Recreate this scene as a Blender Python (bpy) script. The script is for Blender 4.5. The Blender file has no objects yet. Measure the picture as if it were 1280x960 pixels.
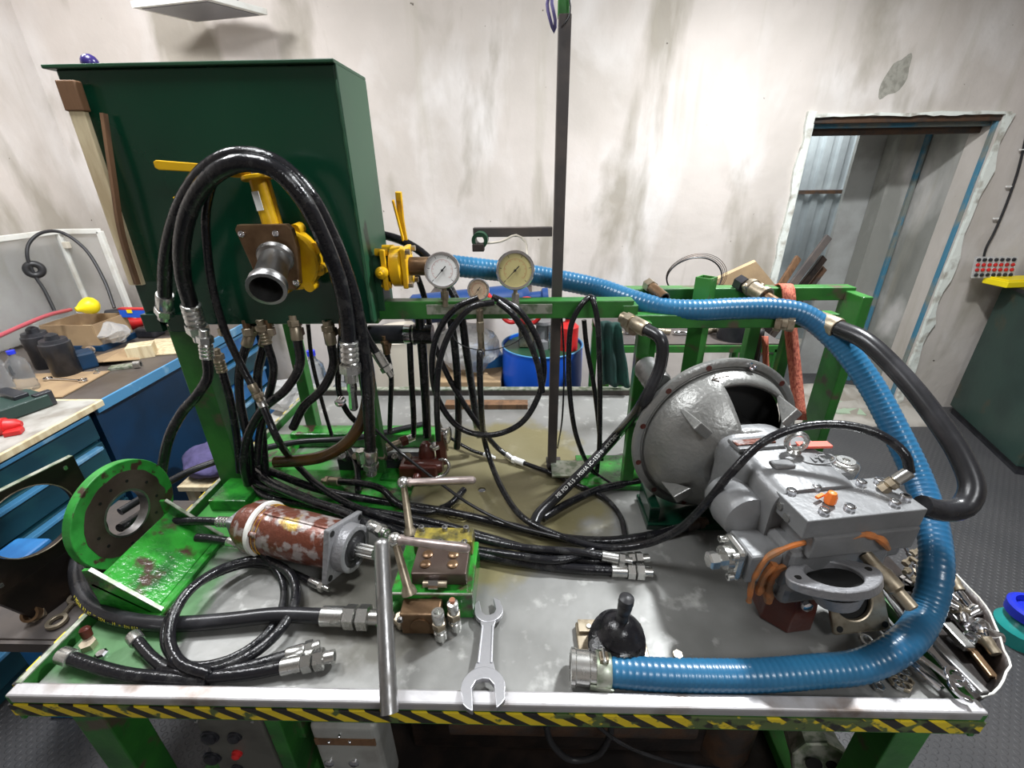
import bpy, bmesh, math, random
from mathutils import Vector as V, Matrix
import mathutils.noise as mn
random.seed(7)
SC = bpy.context.scene
COL = SC.collection
R = math.radians
PI = math.pi
# ------------------------------------------------------------------ camera
CF = 565.0
th, ps, ro = R(25.04), R(-1.73), R(-0.81)
cF = V((math.sin(ps)*math.cos(th), math.cos(ps)*math.cos(th), -math.sin(th)))
_rt = V((math.cos(ps), -math.sin(ps), 0)); _up = _rt.cross(cF)
cR = math.cos(ro)*_rt + math.sin(ro)*_up
cU = -math.sin(ro)*_rt + math.cos(ro)*_up
cO = V((0, 0, 1.75))
cam_d = bpy.data.cameras.new('camera'); cam = bpy.data.objects.new('camera', cam_d); COL.objects.link(cam)
cam_d.sensor_width = 36; cam_d.lens = 36*CF/1280; cam_d.clip_start = .02
cam.matrix_world = Matrix(((cR.x, cU.x, -cF.x, cO.x), (cR.y, cU.y, -cF.y, cO.y), (cR.z, cU.z, -cF.z, cO.z), (0, 0, 0, 1)))
SC.camera = cam
# ------------------------------------------------------------------ world, lights, exposure
w = bpy.data.worlds.new('world'); SC.world = w; w.use_nodes = True
w.node_tree.nodes['Background'].inputs[0].default_value = (.8, .88, 1, 1)
w.node_tree.nodes['Background'].inputs[1].default_value = .3
def area(name, loc, target, size, energy, color=(1, 1, 1), sy=None):
    d = bpy.data.lights.new(name, 'AREA'); d.energy = energy; d.color = color; d.size = size
    if sy: d.shape = 'RECTANGLE'; d.size_y = sy
    o = bpy.data.objects.new(name, d); COL.objects.link(o); o.location = loc
    o.rotation_euler = (V(target)-V(loc)).to_track_quat('-Z', 'Y').to_euler()
    return o
area('ceiling_light_rear', (1.35, 1.8, 3.12), (1.0, 1.4, 0), .2, 88, (.95, .98, 1))
area('fill_light_centre', (-.9, 1.0, 3.1), (-.9, 1.4, 0), .6, 27, (.96, .98, 1))  # added fill above the bench, not a known fixture
area('fill_light_front', (1.2, -.9, 3.1), (.8, 1.2, .6), .8, 30, (.96, .98, 1))  # added fill from the camera side, no lamp known there
area('fill_light_left', (-1.9, 1.6, 3.1), (-2.3, 2.2, .8), .45, 42, (.97, .98, 1))  # added fill that brightens the left wall and workbench
area('corridor_fill', (2.5, 4.35, 2.5), (2.7, 4.7, .8), .5, 22, (.97, 1, .98))  # added fill that brightens the corrugated sheet in the passage
SC.view_settings.view_transform = 'Standard'; SC.view_settings.look = 'None'
SC.view_settings.exposure = 0.55; SC.view_settings.gamma = 1; SC.view_settings.use_curve_mapping = False
SC.cycles.max_bounces = 6; SC.cycles.use_denoising = True

# ------------------------------------------------------------------ helpers
def P(u, v, **k):
    """the point of the place seen at pixel (u, v) on the plane x=, y= or z="""
    d = cF + cR*((u-640)/CF) + cU*((480-v)/CF)
    a, val = next(iter(k.items())); i = 'xyz'.index(a)
    return cO + d*((val-cO[i])/d[i])
def pts(L):
    """list of (u, v, 'y'/'z'/'x', value) or Vectors"""
    return [p if isinstance(p, V) else (V(p) if len(p) == 3 else P(p[0], p[1], **{p[2]: p[3]})) for p in L]

def nd(nt, t, **kw):
    n = nt.nodes.new(t)
    for k, v in kw.items():
        if k in n.inputs.keys(): n.inputs[k].default_value = v
        else: setattr(n, k, v)
    return n
def mat(name, col, rough=.5, metal=0., col2=None, scale=8., lo=.45, hi=.6, bump=0., bscale=40., col3=None, s3=3., lo3=.6, hi3=.7, rough2=None, stretch=(1, 1, 1), coat=0., alpha=1., trans=0., emit=0., ior=1.45, detail=6.):
    m = bpy.data.materials.new(name); m.use_nodes = True; nt = m.node_tree; L = nt.links
    b = nt.nodes['Principled BSDF']
    b.inputs['Base Color'].default_value = (*col, 1); b.inputs['Roughness'].default_value = rough
    b.inputs['Metallic'].default_value = metal; b.inputs['Coat Weight'].default_value = coat
    b.inputs['Alpha'].default_value = alpha; b.inputs['Transmission Weight'].default_value = trans; b.inputs['IOR'].default_value = ior
    b.inputs['Coat Roughness'].default_value = .12
    if emit: b.inputs['Emission Color'].default_value = (*col, 1); b.inputs['Emission Strength'].default_value = emit
    tc = nd(nt, 'ShaderNodeTexCoord'); mp = nd(nt, 'ShaderNodeMapping'); L.new(tc.outputs['Object'], mp.inputs[0]); mp.inputs['Scale'].default_value = stretch
    src = None
    def layer(c_in, c2, sc, l, h, seed):
        n = nd(nt, 'ShaderNodeTexNoise', Scale=sc, Detail=detail); n.noise_dimensions = '4D'; n.inputs['W'].default_value = seed
        L.new(mp.outputs[0], n.inputs['Vector'])
        r = nd(nt, 'ShaderNodeMapRange'); r.inputs[1].default_value = l; r.inputs[2].default_value = h; L.new(n.outputs['Fac'], r.inputs[0])
        x = nd(nt, 'ShaderNodeMix'); x.data_type = 'RGBA'
        if c_in is None: x.inputs[6].default_value = (*col, 1)
        else: L.new(c_in, x.inputs[6])
        x.inputs[7].default_value = (*c2, 1); L.new(r.outputs[0], x.inputs[0])
        return x.outputs[2], r.outputs[0]
    if col2:
        src, fac = layer(None, col2, scale, lo, hi, 1.3)
        if rough2 is not None:
            q = nd(nt, 'ShaderNodeMapRange'); q.inputs[3].default_value = rough; q.inputs[4].default_value = rough2
            L.new(fac, q.inputs[0]); L.new(q.outputs[0], b.inputs['Roughness'])
    if col3: src, _ = layer(src, col3, s3, lo3, hi3, 7.7)
    if src: L.new(src, b.inputs['Base Color'])
    if bump:
        n = nd(nt, 'ShaderNodeTexNoise', Scale=bscale, Detail=5.); L.new(mp.outputs[0], n.inputs['Vector'])
        u = nd(nt, 'ShaderNodeBump'); u.inputs['Strength'].default_value = bump; u.inputs['Distance'].default_value = .01
        L.new(n.outputs['Fac'], u.inputs['Height']); L.new(u.outputs[0], b.inputs['Normal'])
    return m

class MB:
    def __init__(s): s.v = []; s.f = []
    def add(s, vs, fs):
        o = len(s.v); s.v += [V(p) for p in vs]; s.f += [[i+o for i in f] for f in fs]; return s
    def box(s, c, size, rot=None):
        a, b, d = [q/2 for q in size]
        m = rot if isinstance(rot, Matrix) else Matrix.Rotation(rot or 0, 3, 'Z')
        vs = [V(c)+m@V((x, y, z)) for z in (-d, d) for x, y in ((-a, -b), (a, -b), (a, b), (-a, b))]
        return s.add(vs, [(3, 2, 1, 0), (4, 5, 6, 7), (0, 1, 5, 4), (1, 2, 6, 5), (2, 3, 7, 6), (3, 0, 4, 7)])
    def bar(s, a, b, w, h, up=(0, 0, 1)):
        a = V(a); b = V(b); d = (b-a); X = d.normalized(); Y = V(up).cross(X)
        if Y.length < 1e-4: Y = V((1, 0, 0)).cross(X)
        Y.normalize(); Z = X.cross(Y); m = Matrix((X, Y, Z)).transposed()
        return s.box((a+b)/2, (d.length, w, h), m)
    def lathe(s, o, d, prof, n=24, skip=None, up=None):
        """prof [(t, r)] along axis d from o; skip(i, ang) leaves faces out"""
        o = V(o); d = V(d).normalized()
        u = V(up) if up else (V((0, 0, 1)) if abs(d.z) < .9 else V((0, 1, 0)))
        u = (u-d*u.dot(d)).normalized(); w_ = d.cross(u)
        vs = []; fs = []
        for t, r in prof:
            for k in range(n):
                a = 2*PI*k/n; vs.append(o+d*t+(u*math.cos(a)+w_*math.sin(a))*r)
        for i in range(len(prof)-1):
            for k in range(n):
                if skip and skip(i, 360*(k+.5)/n): continue
                k2 = (k+1) % n; fs.append((i*n+k, i*n+k2, (i+1)*n+k2, (i+1)*n+k))
        if prof[0][1] > 1e-6: fs.append(tuple(range(n-1, -1, -1)))
        if prof[-1][1] > 1e-6: fs.append(tuple((len(prof)-1)*n+k for k in range(n)))
        return s.add(vs, fs)
    def shell(s, o, d, prof, n=24, skip=None, up=None):
        k = len(s.f); s.lathe(o, d, prof, n, skip, up)
        s.f = [f for i, f in enumerate(s.f) if i < k or len(f) == 4]; return s
    def cyl(s, a, b, r, r2=None, n=18):
        a = V(a); b = V(b); return s.lathe(a, b-a, [(0, r), ((b-a).length, r if r2 is None else r2)], n)
    def hexa(s, a, b, r): return s.cyl(a, b, r, n=6)
    def pipe(s, a, b, ro_, ri, n=24):
        a = V(a); L = (V(b)-a).length
        return s.shell(a, V(b)-a, [(0, ri), (0, ro_), (L, ro_), (L, ri), (0, ri)], n)
    def sphere(s, c, r, n=16, sc=(1, 1, 1)):
        k = len(s.v)
        m_ = n//2; s.lathe((0, 0, 0), (0, 0, 1), [(-r*math.cos(PI*i/m_), max(r*math.sin(PI*i/m_), 1e-5)) for i in range(m_+1)], n)
        for i in range(k, len(s.v)): s.v[i] = V(c)+V([s.v[i][j]*sc[j] for j in range(3)])
        return s
    def tube(s, P_, r, n=10, cap=True, close=False):
        P_ = [V(p) for p in P_]; N = len(P_); vs = []; fs = []
        T = [(P_[min(i+1, N-1)]-P_[max(i-1, 0)]).normalized() for i in range(N)]
        if close: T = [(P_[(i+1) % N]-P_[i-1]).normalized() for i in range(N)]
        u = T[0].orthogonal().normalized()
        for i in range(N):
            u = (u-T[i]*u.dot(T[i])).normalized(); w_ = T[i].cross(u)
            rr = r[i] if isinstance(r, (list, tuple)) else r
            for k in range(n):
                a = 2*PI*k/n; vs.append(P_[i]+(u*math.cos(a)+w_*math.sin(a))*rr)
        for i in range(N if close else N-1):
            j = (i+1) % N
            for k in range(n): k2 = (k+1) % n; fs.append((i*n+k, i*n+k2, j*n+k2, j*n+k))
        if cap and not close: fs += [tuple(range(n-1, -1, -1)), tuple((N-1)*n+k for k in range(n))]
        return s.add(vs, fs)
    def ring(s, c, nrm, Rr, r, n=32, m_=8):
        nrm = V(nrm).normalized(); u = nrm.orthogonal().normalized(); w_ = nrm.cross(u)
        return s.tube([V(c)+(u*math.cos(2*PI*k/n)+w_*math.sin(2*PI*k/n))*Rr for k in range(n)], r, m_, close=True)
    def prism(s, poly, vec):
        n = len(poly); a = [V(p) for p in poly]; b = [p+V(vec) for p in a]
        return s.add(a+b, [tuple(range(n-1, -1, -1)), tuple(range(n, 2*n))]+[(i, (i+1) % n, n+(i+1) % n, n+i) for i in range(n)])
    def holed(s, outer, inner, vec):
        n = len(outer); vec = V(vec)
        a = [V(p) for p in outer]; b = [V(p) for p in inner]
        vs = a+b+[p+vec for p in a]+[p+vec for p in b]; fs = []
        for i in range(n):
            j = (i+1) % n
            fs += [(i, n+i, n+j, j), (2*n+i, 2*n+j, 3*n+j, 3*n+i), (i, j, 2*n+j, 2*n+i), (n+i, 3*n+i, 3*n+j, n+j)]
        return s.add(vs, fs)
    def xf(s, m): s.v = [m@p for p in s.v]; return s
    def build(s, name, material, parent=None, smooth=38, bevel=0, seg=2, loc=None, sub=0, solid=0):
        o0 = V((0, 0, 0))
        if parent is not None: o0 = wloc(parent)
        elif loc is not None: o0 = V(loc)
        me = bpy.data.meshes.new(name); me.from_pydata([tuple(p-o0) for p in s.v], [], s.f); me.validate()
        bm = bmesh.new(); bm.from_mesh(me); bmesh.ops.recalc_face_normals(bm, faces=bm.faces); bm.to_mesh(me); bm.free()
        if smooth: me.polygons.foreach_set('use_smooth', [True]*len(me.polygons)); me.set_sharp_from_angle(angle=R(smooth))
        o = bpy.data.objects.new(name, me); COL.objects.link(o); me.materials.append(material)
        if parent is not None: o.parent = parent
        else: o.location = o0
        if solid:
            md = o.modifiers.new('thick', 'SOLIDIFY'); md.thickness = solid; md.offset = -1
        if bevel:
            md = o.modifiers.new('bevel', 'BEVEL'); md.width = bevel; md.segments = seg; md.limit_method = 'ANGLE'; md.angle_limit = R(40)
        if sub: md = o.modifiers.new('sub', 'SUBSURF'); md.levels = sub; md.render_levels = sub
        return o
def wloc(o):
    p = V(o.location)
    while o.parent: o = o.parent; p += V(o.location)
    return p
def tag(o, label=None, cat=None, group=None, kind=None):
    for k, v in (('label', label), ('category', cat), ('group', group), ('kind', kind)):
        if v: o[k] = v
    return o
def thing(name, label, cat, loc, group=None):
    o = bpy.data.objects.new(name, None); COL.objects.link(o); o.location = loc; o.empty_display_size = .05
    return tag(o, label, cat, group)
def plab(o, label): o['label'] = label; return o
def rectpts(n, hw, hh):
    """n points of a rectangle outline by angle, in 2-D"""
    out = []
    for k in range(n):
        a = 2*PI*(k+.5)/n; c, s = math.cos(a), math.sin(a); q = min(hw/max(abs(c), 1e-9), hh/max(abs(s), 1e-9)); out.append((c*q, s*q))
    ca = math.atan2(hh, hw)
    for t in (ca, PI-ca, PI+ca, 2*PI-ca):
        k = min(range(n), key=lambda k: abs(2*PI*(k+.5)/n-t)); out[k] = (math.copysign(hw, math.cos(t)), math.copysign(hh, math.sin(t)))
    return out
def circpts(n, r, cx=0, cy=0): return [(cx+r*math.cos(2*PI*(k+.5)/n), cy+r*math.sin(2*PI*(k+.5)/n)) for k in range(n)]
def spline(Pt, step=.012):
    Pt = [V(p) for p in Pt]; out = []
    if len(Pt) < 3: return [Pt[0].lerp(Pt[-1], i/8) for i in range(9)]
    Q = [Pt[0]*2-Pt[1]]+Pt+[Pt[-1]*2-Pt[-2]]
    for i in range(1, len(Q)-2):
        p0, p1, p2, p3 = Q[i-1:i+3]
        t0 = 0; t1 = t0+max((p1-p0).length, 1e-5)**.5; t2 = t1+max((p2-p1).length, 1e-5)**.5; t3 = t2+max((p3-p2).length, 1e-5)**.5
        m = max(2, int((p2-p1).length/step))
        for k in range(m):
            t = t1+(t2-t1)*k/m
            A1 = p0*((t1-t)/(t1-t0))+p1*((t-t0)/(t1-t0)); A2 = p1*((t2-t)/(t2-t1))+p2*((t-t1)/(t2-t1)); A3 = p2*((t3-t)/(t3-t2))+p3*((t-t2)/(t3-t2))
            B1 = A1*((t2-t)/(t2-t0))+A2*((t-t0)/(t2-t0)); B2 = A2*((t3-t)/(t3-t1))+A3*((t-t1)/(t3-t1))
            out.append(B1*((t2-t)/(t2-t1))+B2*((t-t1)/(t2-t1)))
    out.append(Pt[-1]); return out
def copy_tree(o, parent=None):
    c = o.copy(); COL.objects.link(c); c.parent = parent
    for ch in list(o.children): copy_tree(ch, c)
    return c

# ------------------------------------------------------------------ materials
G = dict(
 rubber=mat('black_rubber', (.009, .009, .011), .17, col2=(.03, .03, .03), scale=30, lo=.5, hi=.75, rough2=.45, bump=.15, bscale=120),
 rubber_dull=mat('dull_rubber', (.02, .02, .022), .42, bump=.1, bscale=90),
 rubber_grey=mat('worn_rubber', (.016, .016, .018), .27, col2=(.045, .045, .05), scale=14, lo=.5, hi=.8, stretch=(1, 1, 1)),
 zinc=mat('zinc_fitting', (.62, .62, .6), .26, .95, col2=(.3, .28, .24), scale=40, lo=.55, hi=.8, rough2=.4),
 oldzinc=mat('old_fitting', (.42, .36, .27), .4, .85, col2=(.2, .16, .11), scale=45, lo=.45, hi=.7),
 steel=mat('bare_steel', (.36, .36, .36), .32, .95, col2=(.2, .19, .18), scale=25, lo=.45, hi=.7, rough2=.5, bump=.08),
 chrome=mat('chrome', (.75, .75, .78), .14, 1., col2=(.5, .48, .46), scale=30, lo=.6, hi=.8),
 wrench=mat('satin_steel', (.44, .44, .46), .4, .8, bump=.04, bscale=200),
 green=mat('bright_green_paint', (.035, .18, .03), .34, col2=(.02, .10, .022), scale=9, lo=.4, hi=.65, col3=(.09, .075, .05), s3=14, lo3=.6, hi3=.68, bump=.12),
 green_wet=mat('oily_green_paint', (.03, .28, .03), .2, col2=(.01, .09, .015), scale=14, lo=.42, hi=.62, col3=(.06, .035, .025), s3=22, lo3=.56, hi3=.66, bump=.25, bscale=70, coat=.5),
 green_disc=mat('chipped_green_paint', (.04, .32, .05), .3, col2=(.02, .19, .025), scale=20, lo=.45, hi=.7, col3=(.06, .035, .025), s3=30, lo3=.57, hi3=.62, bump=.2),
 tank=mat('tank_green_shaded', (.004, .04, .02), .2, col2=(.003, .026, .014), scale=2.5, lo=.4, hi=.7, bump=.04, bscale=9, coat=.3),  # backlit shade of the tank front is put into this green
 tank_side=mat('tank_green_lit', (.013, .06, .028), .4, col2=(.011, .05, .024), scale=4, bump=.04, bscale=9),  # tank green again, lightened for the side that catches the light
 edge=mat('bare_edge', (.45, .47, .4), .4, .6, col2=(.2, .25, .17), scale=40),
 postgrey=mat('grey_primer', (.06, .052, .05), .5, col2=(.085, .07, .062), scale=12, bump=.05),
 yellow=mat('yellow_enamel', (.72, .42, .008), .35, col2=(.5, .22, .01), scale=18, lo=.5, hi=.75, col3=(.08, .05, .02), s3=26, lo3=.64, hi3=.72, bump=.1),
 facebrown=mat('worn_brown_face', (.085, .06, .05), .35, .5, col2=(.14, .11, .09), scale=12, lo=.45, hi=.7, bump=.1),
 brownsteel=mat('oiled_brown_steel', (.13, .075, .04), .3, .6, col2=(.25, .16, .09), scale=18, lo=.4, hi=.7, bump=.1),
 redbrown=mat('redbrown_cast', (.09, .02, .013), .3, .1, col2=(.07, .02, .015), scale=25, lo=.4, hi=.7, bump=.2, coat=.5),
 motorrust=mat('rusty_motor', (.12, .035, .02), .36, .3, col2=(.28, .24, .23), scale=34, lo=.5, hi=.58, col3=(.38, .26, .04), s3=10, lo3=.62, hi3=.68, bump=.3, bscale=60, coat=.3),
 castgrey=mat('cast_grey', (.24, .24, .25), .38, .35, col2=(.22, .22, .23), scale=12, lo=.4, hi=.7, bump=.25, bscale=120),
 bellgrey=mat('bell_housing_grey', (.26, .26, .25), .36, .5, col2=(.18, .18, .17), scale=5, lo=.4, hi=.7, bump=.2, bscale=90),
 pumpgrey=mat('pump_grey_paint', (.2, .203, .207), .36, .2, col2=(.15, .152, .155), scale=9, lo=.4, hi=.7, bump=.12, bscale=60),
 orange=mat('orange_sealant', (.6, .17, .03), .5, col2=(.3, .14, .06), scale=18, lo=.4, hi=.6, bump=.3),
 orangeplug=mat('orange_plastic', (.85, .19, .03), .4),
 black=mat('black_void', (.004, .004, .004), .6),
 blackplate=mat('dark_oxide_plate', (.014, .011, .010), .4, .3, col2=(.03, .02, .016), scale=14, bump=.15),
 bluehose=mat('blue_hose', (.025, .14, .27), .3, col2=(.015, .09, .19), scale=6, lo=.4, hi=.7, coat=.2),
 wood=mat('pale_wood', (.68, .58, .38), .6, col2=(.52, .41, .25), scale=6, stretch=(6, 6, 1), bump=.1),
 brownwood=mat('brown_wood', (.17, .09, .045), .6, col2=(.1, .055, .03), scale=8, stretch=(5, 5, 1), bump=.1),
 cardboard=mat('cardboard', (.36, .25, .14), .8, col2=(.28, .19, .11), scale=7, bump=.08),
 blue=mat('blue_enamel', (.03, .2, .5), .4, col2=(.02, .13, .36), scale=8, bump=.05),
 lightblue=mat('light_blue_edge', (.07, .25, .46), .4, col2=(.3, .5, .65), scale=12, lo=.55, hi=.75),
 darkblue=mat('dark_blue_panel', (.004, .035, .09), .45, col2=(.004, .025, .06), scale=4),
 teal=mat('teal_drawer', (.006, .045, .07), .45, col2=(.01, .065, .085), scale=8),
 drumblue=mat('drum_blue', (.01, .09, .55), .35, bump=.03, bscale=10),
 white=mat('dirty_white_paint', (.7, .7, .66), .5, col2=(.5, .46, .38), scale=10, lo=.5, hi=.75),
 cream=mat('cream_plastic', (.6, .55, .46), .5),
 benchtop=mat('bench_linoleum', (.1, .085, .075), .42, col2=(.07, .055, .045), scale=5, col3=(.25, .15, .06), s3=3, lo3=.6, hi3=.75),
 benchwhite=mat('worn_white_top', (.42, .41, .38), .5, col2=(.26, .24, .21), scale=8, bump=.05),
 blackpl=mat('black_plastic', (.015, .016, .02), .35, col2=(.03, .03, .035), scale=12, bump=.1, bscale=20),
 red=mat('red_paint', (.55, .02, .02), .4, col2=(.35, .015, .015), scale=12),
 pinkhose=mat('faded_red_hose', (.4, .07, .09), .4),
 redstrap=mat('red_webbing', (.5, .15, .09), .85, col2=(.3, .06, .04), scale=30, stretch=(8, 8, .5), bump=.3),
 purple=mat('purple_cloth', (.1, .085, .2), .9, col2=(.07, .06, .14), scale=14, bump=.4, bscale=50),
 greencloth=mat('dark_green_cloth', (.006, .028, .024), .85, col2=(.004, .04, .03), scale=10, bump=.3),
 clear=mat('clear_plastic', (.8, .85, .9), .12, trans=.92, ior=1.2, bump=.5, bscale=25),
 film=mat('crumpled_film', (.75, .75, .74), .25, trans=.6, ior=1.15, bump=.8, bscale=30),
 bluecap=mat('blue_plastic', (.02, .04, .6), .35),
 yellowpl=mat('yellow_plastic', (.85, .68, .01), .4),
 amber=mat('oily_amber_hose', (.075, .038, .008), .22, col2=(.03, .018, .006), scale=9, coat=.3),
 dialwhite=mat('white_dial', (.8, .8, .78), .3, coat=.6), dialyellow=mat('yellowed_dial', (.5, .44, .2), .3, coat=.6), dialpink=mat('stained_dial', (.5, .38, .26), .35, coat=.6),
 ink=mat('black_ink', (.02, .02, .02), .5), redink=mat('red_ink', (.5, .08, .05), .5), paperwhite=mat('white_ink', (.75, .75, .72), .5), yellowink=mat('yellow_ink', (.7, .6, .05), .5),
 glassdoor=mat('frosted_panel', (.42, .43, .42), .35, col2=(.34, .34, .33), scale=5),
 corr=mat('corrugated_zinc', (.48, .53, .56), .42, .5, col2=(.4, .44, .47), scale=4),
 concrete=mat('concrete_rubble', (.42, .39, .35), .85, col2=(.28, .25, .21), scale=6, bump=.6, bscale=14),
 rustbits=mat('rusty_iron', (.09, .05, .03), .55, .3, col2=(.05, .04, .035), scale=12, bump=.3),
 greenbox=mat('cabinet_green', (.018, .04, .034), .38, col2=(.025, .055, .045), scale=3, col3=(.075, .055, .03), s3=4.5, lo3=.62, hi3=.75, bump=.05),
 copper=mat('copper', (.6, .28, .18), .35, .8),
 gasket=mat('white_tape', (.8, .8, .78), .5), panelgrey=mat('control_panel_grey', (.12, .12, .105), .45, .2, col2=(.08, .08, .07), scale=12), boxgrey=mat('box_cast_grey', (.38, .39, .37), .45, .2, col2=(.3, .3, .28), scale=14, bump=.1),
)
# ------------------------------------------------------------------ special materials
def wall_mat(name, a=(.62, .565, .525), b=(.47, .43, .39), stain=(.30, .27, .22), pits=True):
    m = bpy.data.materials.new(name); m.use_nodes = True; nt = m.node_tree; L = nt.links; bs = nt.nodes['Principled BSDF']
    bs.inputs['Roughness'].default_value = .8
    tc = nd(nt, 'ShaderNodeTexCoord')
    def noise(sc, det, w_, st=(1, 1, 1), lo=.4, hi=.6, dist=0):
        mp = nd(nt, 'ShaderNodeMapping'); mp.inputs['Scale'].default_value = st; L.new(tc.outputs['Object'], mp.inputs[0])
        n = nd(nt, 'ShaderNodeTexNoise', Scale=sc, Detail=det, Distortion=dist); n.noise_dimensions = '4D'; n.inputs['W'].default_value = w_; L.new(mp.outputs[0], n.inputs['Vector'])
        r = nd(nt, 'ShaderNodeMapRange'); r.inputs[1].default_value = lo; r.inputs[2].default_value = hi; L.new(n.outputs['Fac'], r.inputs[0]); return r.outputs[0]
    def mix(c1, c2, f, k=1.):
        x = nd(nt, 'ShaderNodeMix'); x.data_type = 'RGBA'
        if isinstance(c1, tuple): x.inputs[6].default_value = (*c1, 1)
        else: L.new(c1, x.inputs[6])
        x.inputs[7].default_value = (*c2, 1)
        if k != 1: q = nd(nt, 'ShaderNodeMath', operation='MULTIPLY'); q.inputs[1].default_value = k; L.new(f, q.inputs[0]); f = q.outputs[0]
        L.new(f, x.inputs[0]); return x.outputs[2]
    c = mix(a, b, noise(1.3, 8, 1, lo=.35, hi=.65))
    c = mix(c, (.70, .67, .65), noise(2.6, 9, 3, (1, 1, .55), .5, .68, .4), .8)
    c = mix(c, stain, noise(1.6, 7, 5, (1.6, 1.6, .5), .53, .62, .5), .8)
    c = mix(c, (.4, .37, .3), noise(3.5, 6, 9, (3, 3, .25), .6, .75), .45)
    if pits: c = mix(c, (.13, .11, .09), noise(24, 2, 4, (1, 1, 1), .75, .775))
    L.new(c, bs.inputs['Base Color'])
    n = nd(nt, 'ShaderNodeTexNoise', Scale=7., Detail=9.); L.new(tc.outputs['Object'], n.inputs['Vector'])
    u = nd(nt, 'ShaderNodeBump'); u.inputs['Strength'].default_value = .35; u.inputs['Distance'].default_value = .02
    L.new(n.outputs['Fac'], u.inputs['Height']); L.new(u.outputs[0], bs.inputs['Normal']); return m
G['wall'] = wall_mat('scraped_plaster'); G['wall2'] = wall_mat('grey_plaster', (.3, .3, .275), (.25, .25, .23), (.2, .2, .18), False)
G['plaster'] = mat('raw_plaster_edge', (.7, .73, .68), .85, col2=(.4, .38, .33), scale=14, lo=.5, hi=.65, bump=.6, bscale=20)
G['bluepaint'] = mat('blue_frame_paint', (.06, .2, .3), .5, col2=(.2, .22, .2), scale=7, lo=.45, hi=.58)
def sheet_mat():
    m = mat('oily_steel_sheet', (.26, .26, .25), .45, .3, col2=(.15, .15, .14), scale=4.5, lo=.4, hi=.7, rough2=.3, bump=.12, bscale=18, col3=(.45, .45, .43), s3=22, lo3=.58, hi3=.75)
    nt = m.node_tree; L = nt.links; b = nt.nodes['Principled BSDF']; src = b.inputs['Base Color'].links[0].from_socket
    tc = nd(nt, 'ShaderNodeTexCoord')
    def blob(cx, cy, sx, sy, col, src, th0=1.0, k=.75):
        mp = nd(nt, 'ShaderNodeMapping'); mp.inputs['Location'].default_value = (-(cx+.08)/sx, -(cy-1.24)/sy, 0); mp.inputs['Scale'].default_value = (1/sx, 1/sy, 0); L.new(tc.outputs['Object'], mp.inputs[0])
        n = nd(nt, 'ShaderNodeTexNoise', Scale=7., Detail=5.); L.new(tc.outputs['Object'], n.inputs['Vector'])
        ln = nd(nt, 'ShaderNodeVectorMath', operation='LENGTH'); L.new(mp.outputs[0], ln.inputs[0])
        ad = nd(nt, 'ShaderNodeMath', operation='ADD'); L.new(ln.outputs['Value'], ad.inputs[0]); L.new(n.outputs['Fac'], ad.inputs[1])
        r = nd(nt, 'ShaderNodeMapRange'); r.inputs[1].default_value = th0+.55; r.inputs[2].default_value = th0+.35; r.inputs[4].default_value = k; L.new(ad.outputs[0], r.inputs[0])
        x = nd(nt, 'ShaderNodeMix'); x.data_type = 'RGBA'; L.new(src, x.inputs[6]); x.inputs[7].default_value = (*col, 1); L.new(r.outputs[0], x.inputs[0]); return x.outputs[2]
    s_ = blob(-.08, 1.25, .34, .42, (.2, .17, .06), src)
    s_ = blob(-.9, 1.2, .3, .3, (.04, .3, .04), s_, .85, .9)
    s_ = blob(-.95, .75, .22, .3, (.035, .16, .035), s_, .8, .8)
    s_ = blob(-.35, .8, .22, .2, (.07, .065, .05), s_, .9, .8)
    L.new(s_, b.inputs['Base Color']); return m
G['sheet'] = sheet_mat()
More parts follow.
